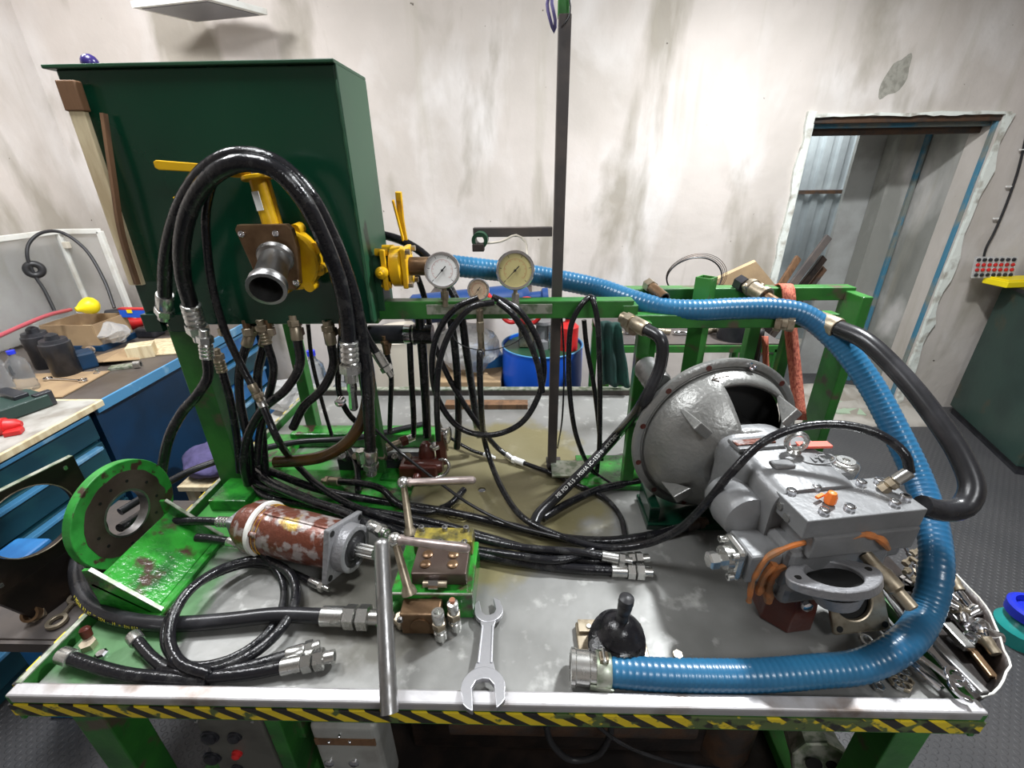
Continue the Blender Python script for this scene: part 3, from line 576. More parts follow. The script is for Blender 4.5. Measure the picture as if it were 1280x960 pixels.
# ================================================================== GAUGES
def gauge(u, v, y, r, dial, ang, label, stem, face=(0, -1, .18), mcol='zinc', inner=None):
    c = P(u, v, y=y); f = V(face).normalized(); t = thing('pressure_gauge', label, 'gauge', c-V((0, 0, r+stem)), 'pressure gauges on the rear rail')
    MB().lathe(c+f*-.016, f, [(0, r*.8), (.002, r*.92), (.014, r*.94), (.016, r*1.06), (.02, r*1.08), (.024, r*1.04), (.024, r*.93), (.0185, r*.92), (.0185, 0)], 44).build('case', G['chrome'], t)
    MB().cyl(c+f*.0026, c+f*.0035, r*.915, n=44).build('dial', G[dial], t)
    u_ = V((1, 0, 0)); u_ = (u_-f*u_.dot(f)).normalized(); w_ = f.cross(u_)*1
    if w_.z < 0: w_ = -w_
    mk = MB(); m2 = MB()
    for k in range(51):
        a = R(225-270*k/50); L_ = .84 if k % 10 else .76; e = u_*math.cos(a)+w_*math.sin(a)
        mk.bar(c+f*.0038+e*r*L_, c+f*.0038+e*r*.9, r*(.012 if k % 10 else .03), .0003, f)
        if k % 5 == 0: e2 = e; m2.bar(c+f*.0038+e*r*.52, c+f*.0038+e*r*.58, r*.02, .0003, f)
    arc = [c+f*.0038+(u_*math.cos(R(225-270*k/40))+w_*math.sin(R(225-270*k/40)))*r*.62 for k in range(41)]
    m2.tube(arc, .0003, 4); tag(mk.build('scale_marks', G['ink'], t, smooth=0), kind='stuff'); tag(m2.build('inner_scale', G['redink'], t, smooth=0), kind='stuff')
    a = R(ang); e = u_*math.cos(a)+w_*math.sin(a); s_ = f.cross(e)
    MB().prism([c+f*.0055-e*r*.32-s_*r*.035, c+f*.0055-e*r*.32+s_*r*.035, c+f*.0055+e*r*.68+s_*r*.008, c+f*.0055+e*r*.68-s_*r*.008], f*.0008).build('needle', G['ink'], t, smooth=0)
    MB().cyl(c+f*.005, c+f*.0075, r*.07, n=14).build('hub', G['ink'], t)
    b0 = c+f*-.008-V((0, 0, r*.95))
    MB().cyl(b0, b0-V((0, 0, stem*.35)), .006).build('stem', G['oldzinc'], t); MB().hexa(b0-V((0, 0, stem*.3)), b0-V((0, 0, stem*.75)), .012).build('hex_nut', G[mcol], t); MB().cyl(b0-V((0, 0, stem*.7)), b0-V((0, 0, stem*1.15)), .008).build('adapter', G['oldzinc'], t)
    return t, b0-V((0, 0, stem))
gauge(553, 338, 1.245, .046, 'dialwhite', 228, 'round pressure gauge with a clean white dial and chrome rim, left of the three', .05, mcol='oldzinc')
_, gm = gauge(598, 362, 1.235, .0285, 'dialpink', 232, 'smallest pressure gauge, stained brownish dial, between the two big ones', .03)
gauge(644, 338, 1.245, .049, 'dialyellow', 226, 'round pressure gauge with a yellowed dial, nearest the grey post', .06)
gd = thing('hose_coupling', 'tall steel coupling hanging from the small gauge in front of the rail', 'fitting', gm-V((0, 0, .2)))
z = gm
for k, (r_, L_, hx_) in enumerate(((.010, .035, 0), (.012, .03, 1), (.0095, .05, 0), (.012, .025, 1))):
    (MB().hexa if hx_ else MB().cyl)(z, z-V((0, 0, L_)), r_).build('hex_nut' if hx_ else 'sleeve', G['oldzinc'], gd, bevel=.001); z = z-V((0, 0, L_))
GEND = z

# ================================================================== BIG PUMP WITH BELL HOUSING
PO = V((.538, 1.13, 1.06)); PM = Matrix.Translation(PO) @ Matrix.Rotation(R(8.5), 4, 'Z')
def pl(x, y, z): return PM @ V((x, y, z))
pump = thing('hydraulic_pump', 'large grey axial piston pump with a round bell housing, lying on the bench at right', 'pump', pl(0, -.2, ZT-PO.z))
def PB(mb, name, m, parent=pump, **k): return mb.xf(PM).build(name, m, parent, **k)
PB(MB().shell((0, 0, 0), (0, -1, 0), [(0, .205), (0, .238), (.008, .241), (.016, .241), (.02, .236), (.022, .222), (.016, .215), (.02, .205)], 72), 'bell_flange', G['bellgrey'])
bell_prof = [(.016, .213), (.03, .210), (.05, .204), (.07, .195), (.09, .182), (.11, .164), (.128, .143), (.142, .125), (.152, .105), (.158, .09)]
win = lambda i, a: (3 <= i <= 7) and (a < 14 or a > 308)
PB(MB().shell((0, 0, 0), (0, -1, 0), bell_prof, 90, skip=win), 'bell_housing', G['bellgrey'], solid=.012)
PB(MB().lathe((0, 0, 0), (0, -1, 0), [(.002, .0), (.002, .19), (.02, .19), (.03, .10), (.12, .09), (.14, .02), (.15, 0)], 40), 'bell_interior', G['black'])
# ribs and bosses on the bell
def rib(a, r0, r1, y0, y1, wd=.02):
    a = R(a); e = V((math.sin(a), 0, math.cos(a))); s_ = V((math.cos(a), 0, -math.sin(a)))
    A = e*r0+V((0, y0, 0)); Bq = e*(r0-.005)+V((0, y1, 0)); Cc = e*r1+V((0, y1, 0))
    return MB().add([A-s_*wd*.3, A+s_*wd*.3, Bq+s_*wd, Bq-s_*wd, Cc-s_*wd, Cc+s_*wd], [(0, 1, 5, 4), (0, 4, 3), (1, 2, 5), (3, 4, 5, 2), (0, 3, 2, 1)])
for a in (-48, 40, 118, -120): PB(rib(a, .196, .14, -.05, -.15, .013), 'rib', G['bellgrey'], smooth=0, bevel=.003)
for k in range(12):
    a = R(15+30*k); q = V((math.sin(a)*.228, -.0215, math.cos(a)*.228))
    if k in (0,): PB(MB().lathe(q, (0, -1, 0), [(0, .010), (.009, .010), (.01, .006), (.005, .005), (.005, 0)], 12), 'bolt', G['chrome'])
    else: PB(MB().cyl(q, q-V((0, .0008, 0)), .008), 'bolt_hole', G['redbrown'])
# triangular web with a hole, cast arrow
PB(MB().prism([(-.10, -.125, -.02), (-.155, -.085, -.01), (-.10, -.085, -.07), (-.075, -.12, -.075)], (0, -.012, 0)), 'web', G['bellgrey'], smooth=0, bevel=.003)
PB(MB().cyl((-.108, -.132, -.045), (-.108, -.141, -.045), .008), 'web_hole', G['black'])
# cast arrow near the top of the bell
ar = [(-.055, .203, -.046), (-.005, .206, -.046)]
q0 = V((-.06, -.030, .2015)); 
PB(MB().tube([(-.06, -.045, .198), (-.015, -.045, .206)], .0013, 6).tube([(-.045, -.034, .205), (-.06, -.045, .198), (-.045, -.055, .198)], .0013, 6), 'cast_arrow', G['rustbits'])
# corrugated sleeve behind the bell at left
PB(MB().lathe((-.17, .02, .16), (0, .9, .15), [(.0+.012*k, .034+(.004 if k % 2 else 0)) for k in range(9)], 24), 'bellows', G['steel'])
# body: lofted rounded sections along the axis
def loft(secs, n=40):
    vs = []; fs = []
    for y, hw, hh, zc, e, xc in secs:
        for k in range(n):
            a = 2*PI*k/n; c, s_ = math.cos(a), math.sin(a)
            vs.append((xc+math.copysign(abs(c)**(2/e), c)*hw, y, zc+math.copysign(abs(s_)**(2/e), s_)*hh))
    for i in range(len(secs)-1):
        for k in range(n): k2 = (k+1) % n; fs.append((i*n+k, i*n+k2, (i+1)*n+k2, (i+1)*n+k))
    fs += [tuple(range(n-1, -1, -1)), tuple((len(secs)-1)*n+k for k in range(n))]
    return MB().add(vs, fs)
PB(loft([(-.12, .112, .112, -.01, 3, .012), (-.15, .11, .11, -.01, 4, .02), (-.16, .106, .105, -.01, 6, .022), (-.24, .106, .105, -.01, 6, .03), (-.27, .105, .10, -.012, 5, .034), (-.33, .105, .10, -.018, 5, .036), (-.35, .10, .098, -.02, 5, .036)]), 'pump_body', G['pumpgrey'])
PB(MB().box((.02, -.20, .098), (.19, .05, .012)), 'raised_strip', G['pumpgrey'], smooth=0, bevel=.004)
PB(MB().box((-.025, -.203, .106), (.1, .022, .004)), 'name_plate', G['motorrust'], smooth=0, bevel=.002)
PB(MB().box((.107, -.232, .103), (.075, .022, .006), R(-6)), 'red_seal', mat('red_label', (.75, .13, .09), .5), smooth=0)
# eye bolt
PB(MB().ring((.05, -.243, .124), (.25, 1, 0), .021, .0065), 'eye_bolt', G['zinc']); PB(MB().lathe((.05, -.243, .09), (0, 0, 1), [(0, .014), (.008, .015), (.014, .009)], 18), 'eye_bolt_collar', G['zinc'])
# cast oval emblem, plug
ov = [(.095+.042*math.cos(a_*PI/20), -.262+.024*math.sin(a_*PI/20), .088) for a_ in range(40)]
PB(MB().tube(ov, .002, 6, close=True), 'oval_emblem', G['pumpgrey'])
PB(MB().box((.082, -.262, .089), (.007, .03, .004)).box((.10, -.262, .089), (.007, .03, .004)).box((.11, -.255, .089), (.02, .006, .004)).box((.092, -.262, .089), (.018, .006, .004)), 'emblem_mark', G['pumpgrey'], smooth=0, bevel=.001)
PB(MB().lathe((.165, -.27, .072), (0, 0, 1), [(-.03, .03), (0, .03), (.004, .027), (.006, .02), (.009, .019), (.009, .008), (.004, .007), (.004, 0)], 30), 'plug', G['zinc'])
PB(MB().box((.14, -.27, .04), (.07, .06, .06)), 'plug_boss', G['pumpgrey'], smooth=0, bevel=.01)
PB(MB().box((.0, -.275, .089), (.05, .03, .01)), 'raised_pad', G['pumpgrey'], smooth=0, bevel=.005)
# side bulge of the control housing, left
PB(MB().lathe((-.085, -.27, -.02), (0, -1, 0), [(-.06, .02), (-.05, .05), (0, .06), (.05, .055), (.06, .03)], 26), 'side_bulge', G['pumpgrey'])
# valve plate on top
px_, py_, pz_ = .078, -.378, .047
PB(MB().box((px_, py_, pz_), (.262, .108, .045)), 'top_plate', G['pumpgrey'], smooth=0, bevel=.0025)
PB(MB().box((px_+.01, py_+.0, pz_-.047), (.235, .12, .055)), 'valve_block', G['pumpgrey'], smooth=0, bevel=.004)
for x, y in ((-.105, .03), (-.045, .035), (.062, .035), (.105, .035), (-.082, -.035), (-.025, -.033), (.075, -.033), (.112, -.02)):
    PB(MB().cyl((px_+x, py_+y, pz_+.0275), (px_+x, py_+y, pz_+.0325), .0056, n=6), 'hex_socket', G['black'])
    PB(MB().lathe((px_+x, py_+y, pz_+.0225), (0, 0, 1), [(0, .010), (.009, .010), (.0105, .008), (.0105, .0055), (.005, .005), (.005, 0)], 16), 'socket_bolt', G['chrome'])
for y, z in ((.02, 0), (-.005, -.01)): PB(MB().cyl((px_-.132, py_+y, pz_+z), (px_-.1335, py_+y, pz_+z), .009), 'side_plug', G['zinc'])
PB(MB().lathe((px_-.052, py_-.012, pz_+.0225), (0, 0, 1), [(0, .007), (.004, .011), (.018, .0115), (.028, .008), (.03, .004)], 8), 'orange_plug', G['orangeplug'])
PB(MB().box((px_-.066, py_+.0, pz_+.034), (.022, .007, .006), R(20)), 'plug_tab', G['orangeplug'], smooth=0, bevel=.001)
# rear port body below the plate, with orange sealant
PB(MB().box((.06, -.375, -.075), (.235, .10, .11)), 'port_body', G['pumpgrey'], smooth=0, bevel=.012)
PB(MB().box((.02, -.39, -.135), (.15, .09, .06)), 'port_block', G['pumpgrey'], smooth=0, bevel=.015)
def arc_tube(cx, cy, cz, rr, a0, a1, r, n=16, tilt=.5, name='sealant_bead', m='orange'):
    L = [(cx+rr*math.cos(R(a0+(a1-a0)*k/n)), cy-.02*0-abs(math.sin(R(a0+(a1-a0)*k/n)))*0, cz+rr*math.sin(R(a0+(a1-a0)*k/n))) for k in range(n+1)]
    return PB(MB().tube(L, [r*(.7+.5*abs(mn.noise(V((k*.7, cx*9, 0))))*2) for k in range(n+1)], 8), name, G[m])
for nm_, L_, r_ in (('sealant_bead', [(936, 752), (942, 722), (958, 698), (985, 684), (1012, 677), (1040, 672)], .006), ('sealant_bead', [(1058, 672), (1080, 668), (1100, 674), (1110, 686)], .007), ('sealant_smear', [(960, 752), (962, 728), (972, 712), (990, 705)], .009), ('sealant_smear', [(948, 742), (955, 720), (968, 704)], .008)):
    c_ = spline([P(u, v, y=.712) for u, v in L_], .006); MB().tube(c_, [r_*(.75+.9*abs(mn.noise(p*40))) for p in c_], 8).build(nm_, G['orange'], pump)
# suction port flange, tipped up towards the front
fcn = V((.012, -.462, -.045)); fn = V((-.2, .26, .95)).normalized(); fu = V((1, 0, 0)); fw = fn.cross(fu)
oo = [fcn+fu*(x*1.0)+fw*y for x, y in [(.088*math.cos(2*PI*(k+.5)/40)*(1+.12*abs(math.cos(2*PI*(k+.5)/40))**6), .06*math.sin(2*PI*(k+.5)/40)) for k in range(40)]]
ii = [fcn+fu*x+fw*y*.85 for x, y in circpts(40, .053)]
PB(MB().holed(oo, ii, fn*-.022), 'suction_flange', G['castgrey'], bevel=.003)
PB(MB().cyl(fcn-fn*.021, fcn-fn*.024, .056, n=30), 'flange_bore', G['black'])
PB(MB().cyl(fcn-fn*.024, fcn-fn*.06, .055, .04, n=30), 'flange_neck', G['castgrey'])
for x, y in ((-.077, .0), (.077, .0)): PB(MB().cyl(fcn+fu*x+fw*y, fcn+fu*x+fw*y+fn*.001, .0065), 'bolt_hole', G['black'])
# left pressure port: block with a split flange fitting
PB(MB().box((-.085, -.365, -.078), (.085, .085, .075)), 'side_port', G['pumpgrey'], smooth=0, bevel=.006)
PB(MB().box((-.137, -.365, -.078), (.022, .066, .085)), 'split_flange', G['zinc'], smooth=0, bevel=.01)
PB(MB().cyl((-.147, -.365, -.078), (-.161, -.365, -.078), .026), 'flange_collar', G['zinc'])
PB(MB().lathe((-.161, -.365, -.082), (-1, 0, 0), [(0, .014), (.014, .014), (.014, .019), (.03, .019), (.034, .015)], 6), 'port_plug', G['zinc'])
for y, z in ((.026, .028), (-.026, .028), (.026, -.03), (-.026, -.03)): PB(MB().lathe((-.147, -.365+y, -.078+z), (-1, 0, 0), [(0, .008), (.012, .008), (.0125, .0045), (.006, .004), (.006, 0)], 12), 'bolt', G['zinc'])
# right port with crumpled film and valve stem
PB(MB().box((.2, -.36, -.07), (.09, .07, .06)), 'side_port', G['pumpgrey'], smooth=0, bevel=.008)
mb = MB().sphere((.25, -.33, -.05), .042, 18, (1.1, .7, .8)); mb.v = [p*1+V([.012*mn.noise(p*38+V((k*7, 0, 0))) for k in range(3)]) for p in mb.v]
PB(mb, 'plastic_wrap', G['film'], smooth=0)
PB(MB().lathe((.255, -.325, -.045), (.9, .2, .15), [(0, .03), (.03, .022), (.045, .028)], 9), 'paper_sleeve', G['cream'], smooth=0)
q = [V((.115, -.425, -.045)), V((.13, -.48, -.075)), V((.15, -.54, -.10))]
PB(MB().lathe(q[0], q[2]-q[0], [(0, .013), (.03, .014), (.045, .018), (.075, .018), (.08, .012), (.112, .012), (.115, .008)], 18), 'adjuster_stem', G['oldzinc'])
# support block and lower flange
spt = thing('support_block', 'dark red-brown steel block propping the pump off the bench', 'block', pl(-.01, -.44, ZT-PO.z))
PB(MB().lathe((.02, -.372, ZT-PO.z), (0, 0, 1), [(0, .062), (.004, .066), (.065, .064), (.098, .06)], 7), 'block', G['redbrown'], spt, smooth=0, bevel=.008)
PB(MB().lathe((.01, -.43, -.17), (-.1, -1, .1), [(0, .012), (.012, .012), (.014, .008)], 6), 'plug', G['chrome'], spt)
lf = thing('flange_plate', 'dark steel corner flange plate with round bore leaning under the pump by the spanners', 'plate', pl(.12, -.42, ZT-PO.z))
fc2 = V((.135, -.44, -.185)); n2 = V((-.1, -.75, .45)).normalized(); u2 = V((1, -.1, .1)); u2 = (u2-n2*u2.dot(n2)).normalized(); w2 = n2.cross(u2)
PB(MB().holed([fc2+u2*x+w2*y for x, y in rectpts(40, .062, .058)], [fc2+u2*x+w2*y for x, y in circpts(40, .04, -.01, .01)], n2*-.012), 'plate', G['oldzinc'], lf, smooth=0, bevel=.004)
PB(MB().cyl(fc2-n2*.013, fc2-n2*.03, .05, n=24), 'bore', G['black'], lf)
for x, y in ((.05, .045), (.05, -.045), (-.05, -.045)): PB(MB().cyl(fc2+u2*x+w2*y, fc2+u2*x+w2*y+n2*.001, .007), 'bolt_hole', G['black'], lf)
# cradle under the bell
cr = thing('pump_cradle', 'dark green steel cradle under the bell housing', 'stand', (PO.x, 1.1, ZT))
MB().box((PO.x, 1.10, ZT+.010), (.36, .14, .02)).build('base', G['tank'], cr, smooth=0, bevel=.003)
MB().box((PO.x-.16, 1.10, ZT+.045), (.03, .12, .06)).build('cheek', G['tank'], cr, smooth=0, bevel=.003)
MB().box((PO.x+.16, 1.10, ZT+.045), (.03, .12, .06)).build('cheek', G['tank'], cr, smooth=0, bevel=.003)

# ================================================================== ROUND BRACKET (left)
DC = P(160, 641, z=.95); DN = V((1, -.10, .0)).normalized(); DU = V((0, 0, 1)); DU = (DU-DN*DU.dot(DN)).normalized(); DW = DN.cross(DU)
br = thing('motor_bracket', 'chipped bright green round mounting flange on an angled foot at the left rim', 'bracket', (-.95, .85, ZT))
n = 64
MB().holed([DC+DU*x+DW*y for x, y in circpts(n, .14)], [DC+DU*x+DW*y for x, y in circpts(n, .060)], DN*-.024).build('disc', G['green_disc'], br, bevel=.002)
plab(MB().holed([DC+DN*.0008+DU*x+DW*y for x, y in [((.112+.007*mn.noise(V((math.cos(a)*3, math.sin(a)*3, 0))))*math.cos(a), (.112+.010*mn.noise(V((math.cos(a)*4, math.sin(a)*4, 3))))*math.sin(a)) for a in [2*PI*(k+.5)/n for k in range(n)]]], [DC+DN*.0008+DU*x+DW*y for x, y in circpts(n, .0605)], DN*-.0012).build('machined_face', G['facebrown'], br), 'worn brown machined face')
plab(MB().pipe(DC-DN*.0245, DC+DN*.0012, .0630, .0575, 48).build('bore_lip', G['steel'], br), 'bare steel bore lip')
for a in (10, 35, 95, 120, 165, 190, 230, 262, 300, 340):
    q = DC+DU*math.cos(R(a))*.086+DW*math.sin(R(a))*.086; MB().cyl(q+DN*.0004, q+DN*.0018, .0042, n=10).build('bolt_hole', G['black'], br)
b0 = V((-.875, .96, ZT)); b1 = V((-.875, .73, ZT)); hx_ = V((-1, 0, 0))
MB().box((-.94, .845, ZT+.007), (.15, .25, .014)).build('foot_plate', G['green_wet'], br, smooth=0, bevel=.002)
for yy in (.965, .725):
    MB().prism([(-1.005, yy, ZT+.012), (-.865, yy, ZT+.012), (-.865, yy, ZT+.022), (-.99, yy, ZT+.15), (-1.005, yy, ZT+.15)], (0, .008, 0)).build('gusset', G['green_wet'], br, smooth=0, bevel=.001)
    MB().bar((-.864, yy+.004, ZT+.022), (-.989, yy+.004, ZT+.151), .009, .003, (1, 0, 1)).build('gusset_edge', G['edge'], br, smooth=0)
MB().prism([(-.995, .725, ZT+.11), (-.885, .725, ZT+.016), (-.893, .725, ZT+.014), (-1.003, .725, ZT+.105)], (0, .245, 0)).build('sloping_plate', G['green_wet'], br, smooth=0, bevel=.001)

# dark plate outside the left rim, small side shelf
SZ = .745
sh = thing('side_shelf', 'dark grey steel side shelf bolted outside the left rim', 'shelf', (-1.2, .9, SZ-.4))
MB().box((-1.235, .955, SZ-.006), (.33, .51, .012)).build('top', G['postgrey'], sh, smooth=0, bevel=.002)
MB().box((-1.235, .695, SZ-.02), (.33, .01, .03)).build('front_lip', G['postgrey'], sh, smooth=0)
for y in (.76, 1.15): MB().bar((-1.07, y, SZ-.3), (-1.38, y, SZ-.015), .02, .02).build('brace', G['postgrey'], sh, smooth=0)
plate = thing('bearing_plate', 'tall dark brown steel plate with a large round hole, standing left of the green disc', 'plate', (-1.2, .84, SZ))
n = 48; pc_ = V((-1.2, .83, 1.0))
def pp(y, z, x=-1.2): return V((x+.25*(y-.83), y, z))
oo = [pp(.83+a, .985+b) for a, b in rectpts(n, .125, .115)]
ii = [pp(.83+a, .995+b) for a, b in circpts(n, .088)]
MB().holed(oo, ii, (-.014, 0, 0)).build('ring_plate', G['blackplate'], plate, smooth=30, bevel=.001)
MB().prism([pp(.705, .87), pp(.955, .87), pp(.93, SZ), pp(.75, SZ)], (-.014, 0, 0)).build('web', G['blackplate'], plate, smooth=0, bevel=.001)
MB().bar(pp(.705, 1.1005)+V((-.007, 0, 0)), pp(.955, 1.1005)+V((-.007, 0, 0)), .014, .002).build('bright_edge', G['edge'], plate, smooth=0)
for y, z in ((.73, 1.08), (.93, 1.08), (.73, .89), (.93, .89)): MB().cyl(pp(y, z)+V((-.001, 0, 0)), pp(y, z)+V((.001, 0, 0)), .006, n=12).build('bolt_hole', G['zinc'], plate)
MB().ring(pp(.83, .995)+V((.001, 0, 0)), (1, -.25, 0), .0885, .0015, 48, 5).build('bore_edge', G['oldzinc'], plate)
q = P(140, 795, z=SZ+.02)
def spanner(name, a, b, rr, label, z=.006, m='chrome', both=True, open_b=False, group=None, cat='wrench', w_=.008):
    a = V(a); b = V(b); d = (b-a).normalized(); s_ = V((-d.y, d.x, 0)).normalized() if abs(d.z) < .9 else V((1, 0, 0)); up = d.cross(s_)*-1
    if up.z < 0: up = -up
    t = thing(name, label, cat, a, group)
    MB().prism([a+d*rr*.8-s_*w_*.9, a+d*rr*2-s_*w_*.6, b-d*rr*2-s_*w_*.6, b-d*rr*.8-s_*w_*.9, b-d*rr*.8+s_*w_*.9, b-d*rr*2+s_*w_*.6, a+d*rr*2+s_*w_*.6, a+d*rr*.8+s_*w_*.9], up*z).build('shank', G[m], t, smooth=0, bevel=.0015)
    n = 24
    for c, op in ((a, 0), (b, open_b)):
        if op:
            sg = d; L = []
            for k in range(21):
                an = R(40+280*k/20); L.append(c+(sg*math.cos(an)+s_*math.sin(an))*rr*1.25)
            for k in range(21):
                an = R(320-280*k/20); q_ = 20-k
                L.append(c+(sg*math.cos(an)+s_*math.sin(an))*rr*.72)
            MB().prism(L, up*z*1.2).build('jaw', G[m], t, bevel=.001)
        else:
            MB().holed([c-up*z*.15+(d*x+s_*y) for x, y in circpts(n, rr)], [c-up*z*.15+(d*x+s_*y) for x, y in circpts(n, rr*.6)], up*z*1.5).build('ring', G[m], t, bevel=.001)
    return t
spanner('ring_spanner', P(72, 778, z=SZ+.004), P(98, 748, z=SZ+.004), .022, 'ring spanner lying on the dark side shelf beside the left rim', m='oldzinc', w_=.006)
q = P(52, 765, z=SZ); tt = thing('pipe_nipple', 'short brown pipe nipple standing on the side shelf', 'fitting', q)
MB().pipe(q, q+V((.012, -.03, .03)), .019, .013).build('nipple', G['brownsteel'], tt); MB().lathe(q+V((.004, -.01, .01)), (.3, -.7, .7), [(0, .022), (.012, .022)], 6).build('hex_nut', G['oldzinc'], tt)

# ================================================================== HYDRAULIC MOTOR
MA = P(314, 656, z=.885); MF_ = P(432, 683, z=.885); md = (MF_-MA); md.z = 0; md.normalize()
mot = thing('hydraulic_motor', 'rusty cylindrical hydraulic motor with square flange and splined shaft', 'motor', MA.lerp(MF_, .5)-V((0, 0, .885-ZT)))
def ml(t, s_=0, z=0): return MA+md*t+V((md.y, -md.x, 0))*s_+V((0, 0, z))     # s_ towards the camera
Lm = (MF_-MA).length
MB().lathe(ml(0), md, [(-.02, .04), (-.015, .055), (.01, .060), (.014, .070), (.05, .072), (.054, .066), (.09, .066), (.10, .060)], 36).build('rear_cover', G['motorrust'], mot)
MB().lathe(ml(.09), md, [(0, .064), (.05, .066), (Lm-.11, .062), (Lm-.10, .058)], 36).build('body', G['motorrust'], mot)
MB().lathe(ml(.045), md, [(0, .0715), (.001, .0735), (.012, .0735), (.013, .0715)], 36).build('clamp_band', G['white'], mot)
for a in (30, 100, 170, 240, 310):
    w0 = V((md.y, -md.x, 0))*math.cos(R(a))+V((0, 0, 1))*math.sin(R(a)); q = ml(.03)+w0*.062; MB().cyl(q, q+md*.05, .009, n=10).build('cover_bolt', G['motorrust'], mot)
MB().bar(ml(.07, .0, .06), ml(Lm-.02, .0, .055), .03, .02).build('casting_rib', G['motorrust'], mot, smooth=0, bevel=.006)
plab(MB().lathe(ml(.065, .0), md, [(0, .0675), (.012, .0675)], 36, skip=lambda i, a: not (180 < a < 260)).build('yellow_stripe', G['yellow'], mot), 'yellow paint smear')
wv = V((md.y, -md.x, 0)); uv = V((0, 0, 1))
ro45 = lambda x, y: (x*.94-y*.34, x*.34+y*.94)
n = 48; rp = [ro45(x, y) for x, y in rectpts(n, .070, .070)]
oo = [MF_+wv*x+uv*y for x, y in rp]; ii = [MF_+wv*x+uv*y for x, y in circpts(n, .05)]
MB().holed(oo, ii, md*-.016).build('square_flange', G['castgrey'], mot, bevel=.004, smooth=0)
for x, y in ((.057, .057), (-.057, .057), (-.057, -.057), (.057, -.057)):
    x, y = ro45(x, y); q = MF_+wv*x+uv*y; MB().cyl(q-md*.0005, q+md*.0012, .008, n=16).build('bolt_hole', G['black'], mot)
MB().lathe(MF_-md*.016, md, [(0, .06), (.016, .061), (.045, .06), (.047, .057), (.047, .047), (.036, .044), (.034, .025), (.04, .025), (.04, 0)], 48).build('pilot', G['castgrey'], mot)
MB().lathe(MF_+md*.024, md, [(0, .046), (.004, .045), (.002, .03), (.006, .024), (.014, .022), (.016, 0)], 36).build('shaft_seal', G['rubber_dull'], mot)
sp = []
for k in range(48): sp.append(.017 if k % 4 < 2 else .0143)
s0 = MF_+md*.03; s1 = MF_+md*.085
vs = [c+(wv*math.cos(2*PI*k/48)+uv*math.sin(2*PI*k/48))*sp[k] for c in (s0, s1) for k in range(48)]
MB().add(vs, [(k, (k+1) % 48, 48+(k+1) % 48, 48+k) for k in range(48)]+[tuple(range(47, -1, -1)), tuple(range(48, 96))]).build('splined_shaft', G['zinc'], mot, smooth=30)
MB().box(ml(-.035, 0, 0), (.04, .06, .05), math.atan2(md.y, md.x)).build('port_block', G['castgrey'], mot, smooth=0, bevel=.005)
MB().cyl(ml(.03, .06, .0), ml(.03, .066, 0), .011).build('drain_plug', G['redbrown'], mot)

# ================================================================== GREEN VALVE BLOCK WITH T-LEVERS
vb = thing('valve_block', 'oily green valve block with dark brown cover in the middle of the bench', 'valve', (-.22, .80, ZT))
BZ = .875
MB().box((-.215, .815, (ZT+BZ)/2), (.19, .165, BZ-ZT)).build('body', G['green_wet'], vb, smooth=0, bevel=.003)
plab(MB().bar((-.31, .7325, BZ), (-.12, .7325, BZ), .004, .004).build('worn_edge', G['edge'], vb, smooth=0), 'bare metal front edge')
MB().box((-.205, .875, BZ+.022), (.15, .05, .045)).build('rear_cover', G['yellow'] if 0 else mat('oily_yellow_cast', (.3, .24, .04), .3, col2=(.06, .055, .025), scale=30, lo=.42, hi=.6, bump=.3, coat=.5), vb, smooth=0, bevel=.003)
MB().box((-.2, .80, BZ+.018), (.13, .085, .036)).build('brown_cover', G['facebrown'], vb, smooth=0, bevel=.003)
for x, y in ((-.265, .89), (-.205, .89), (-.15, .89), (-.275, .853), (-.21, .85), (-.15, .85)): socket_screw(vb, (x, y, BZ+.045 if y > .87 else BZ+.036), (0, 0, 1), .0075, .012, 'steel', 'cap_screw')
for x, y in ((-.235, .815), (-.172, .815), (-.235, .785), (-.17, .785)): MB().lathe((x, y, BZ+.036), (0, 0, 1), [(0, .013), (.003, .013), (.006, .009), (.006, 0)], 16).build('plug', G['brownsteel'], vb)
MB().cyl((-.235, .748, BZ+.014), (-.18, .748, BZ+.014), .008).build('side_fitting', G['oldzinc'], vb); MB().hexa((-.222, .748, BZ+.014), (-.2, .748, BZ+.014), .0115).build('hex_nut', G['chrome'], vb)
MB().box((-.235, .71, ZT+.035), (.09, .045, .065)).build('front_port', G['brownsteel'], vb, smooth=0, bevel=.004)
MB().cyl((-.235, .69, ZT+.033), (-.235, .684, ZT+.033), .022).build('port_cap', G['brownsteel'], vb)
for x in (-.278, -.198): socket_screw(vb, (x, .688, ZT+.055), (0, -1, 0), .007, .008, 'steel', 'cap_screw')
MB().tube(spline([(-.335, .69, ZT+.025), (-.315, .71, ZT+.04), (-.30, .735, ZT+.05), (-.29, .75, ZT+.04)]), .008).build('copper_tube', G['green'], vb)
q = P(503, 780, z=ZT); tt = tag(MB().lathe(q, (.05, -.2, 1), [(0, .015), (.012, .02), (.028, .02), (.034, .016)], 6).build('hex_plug', G['oldzinc'], smooth=0, bevel=.002, loc=q), 'large rusty hexagon plug on the sheet left of the two small couplings', 'fitting')
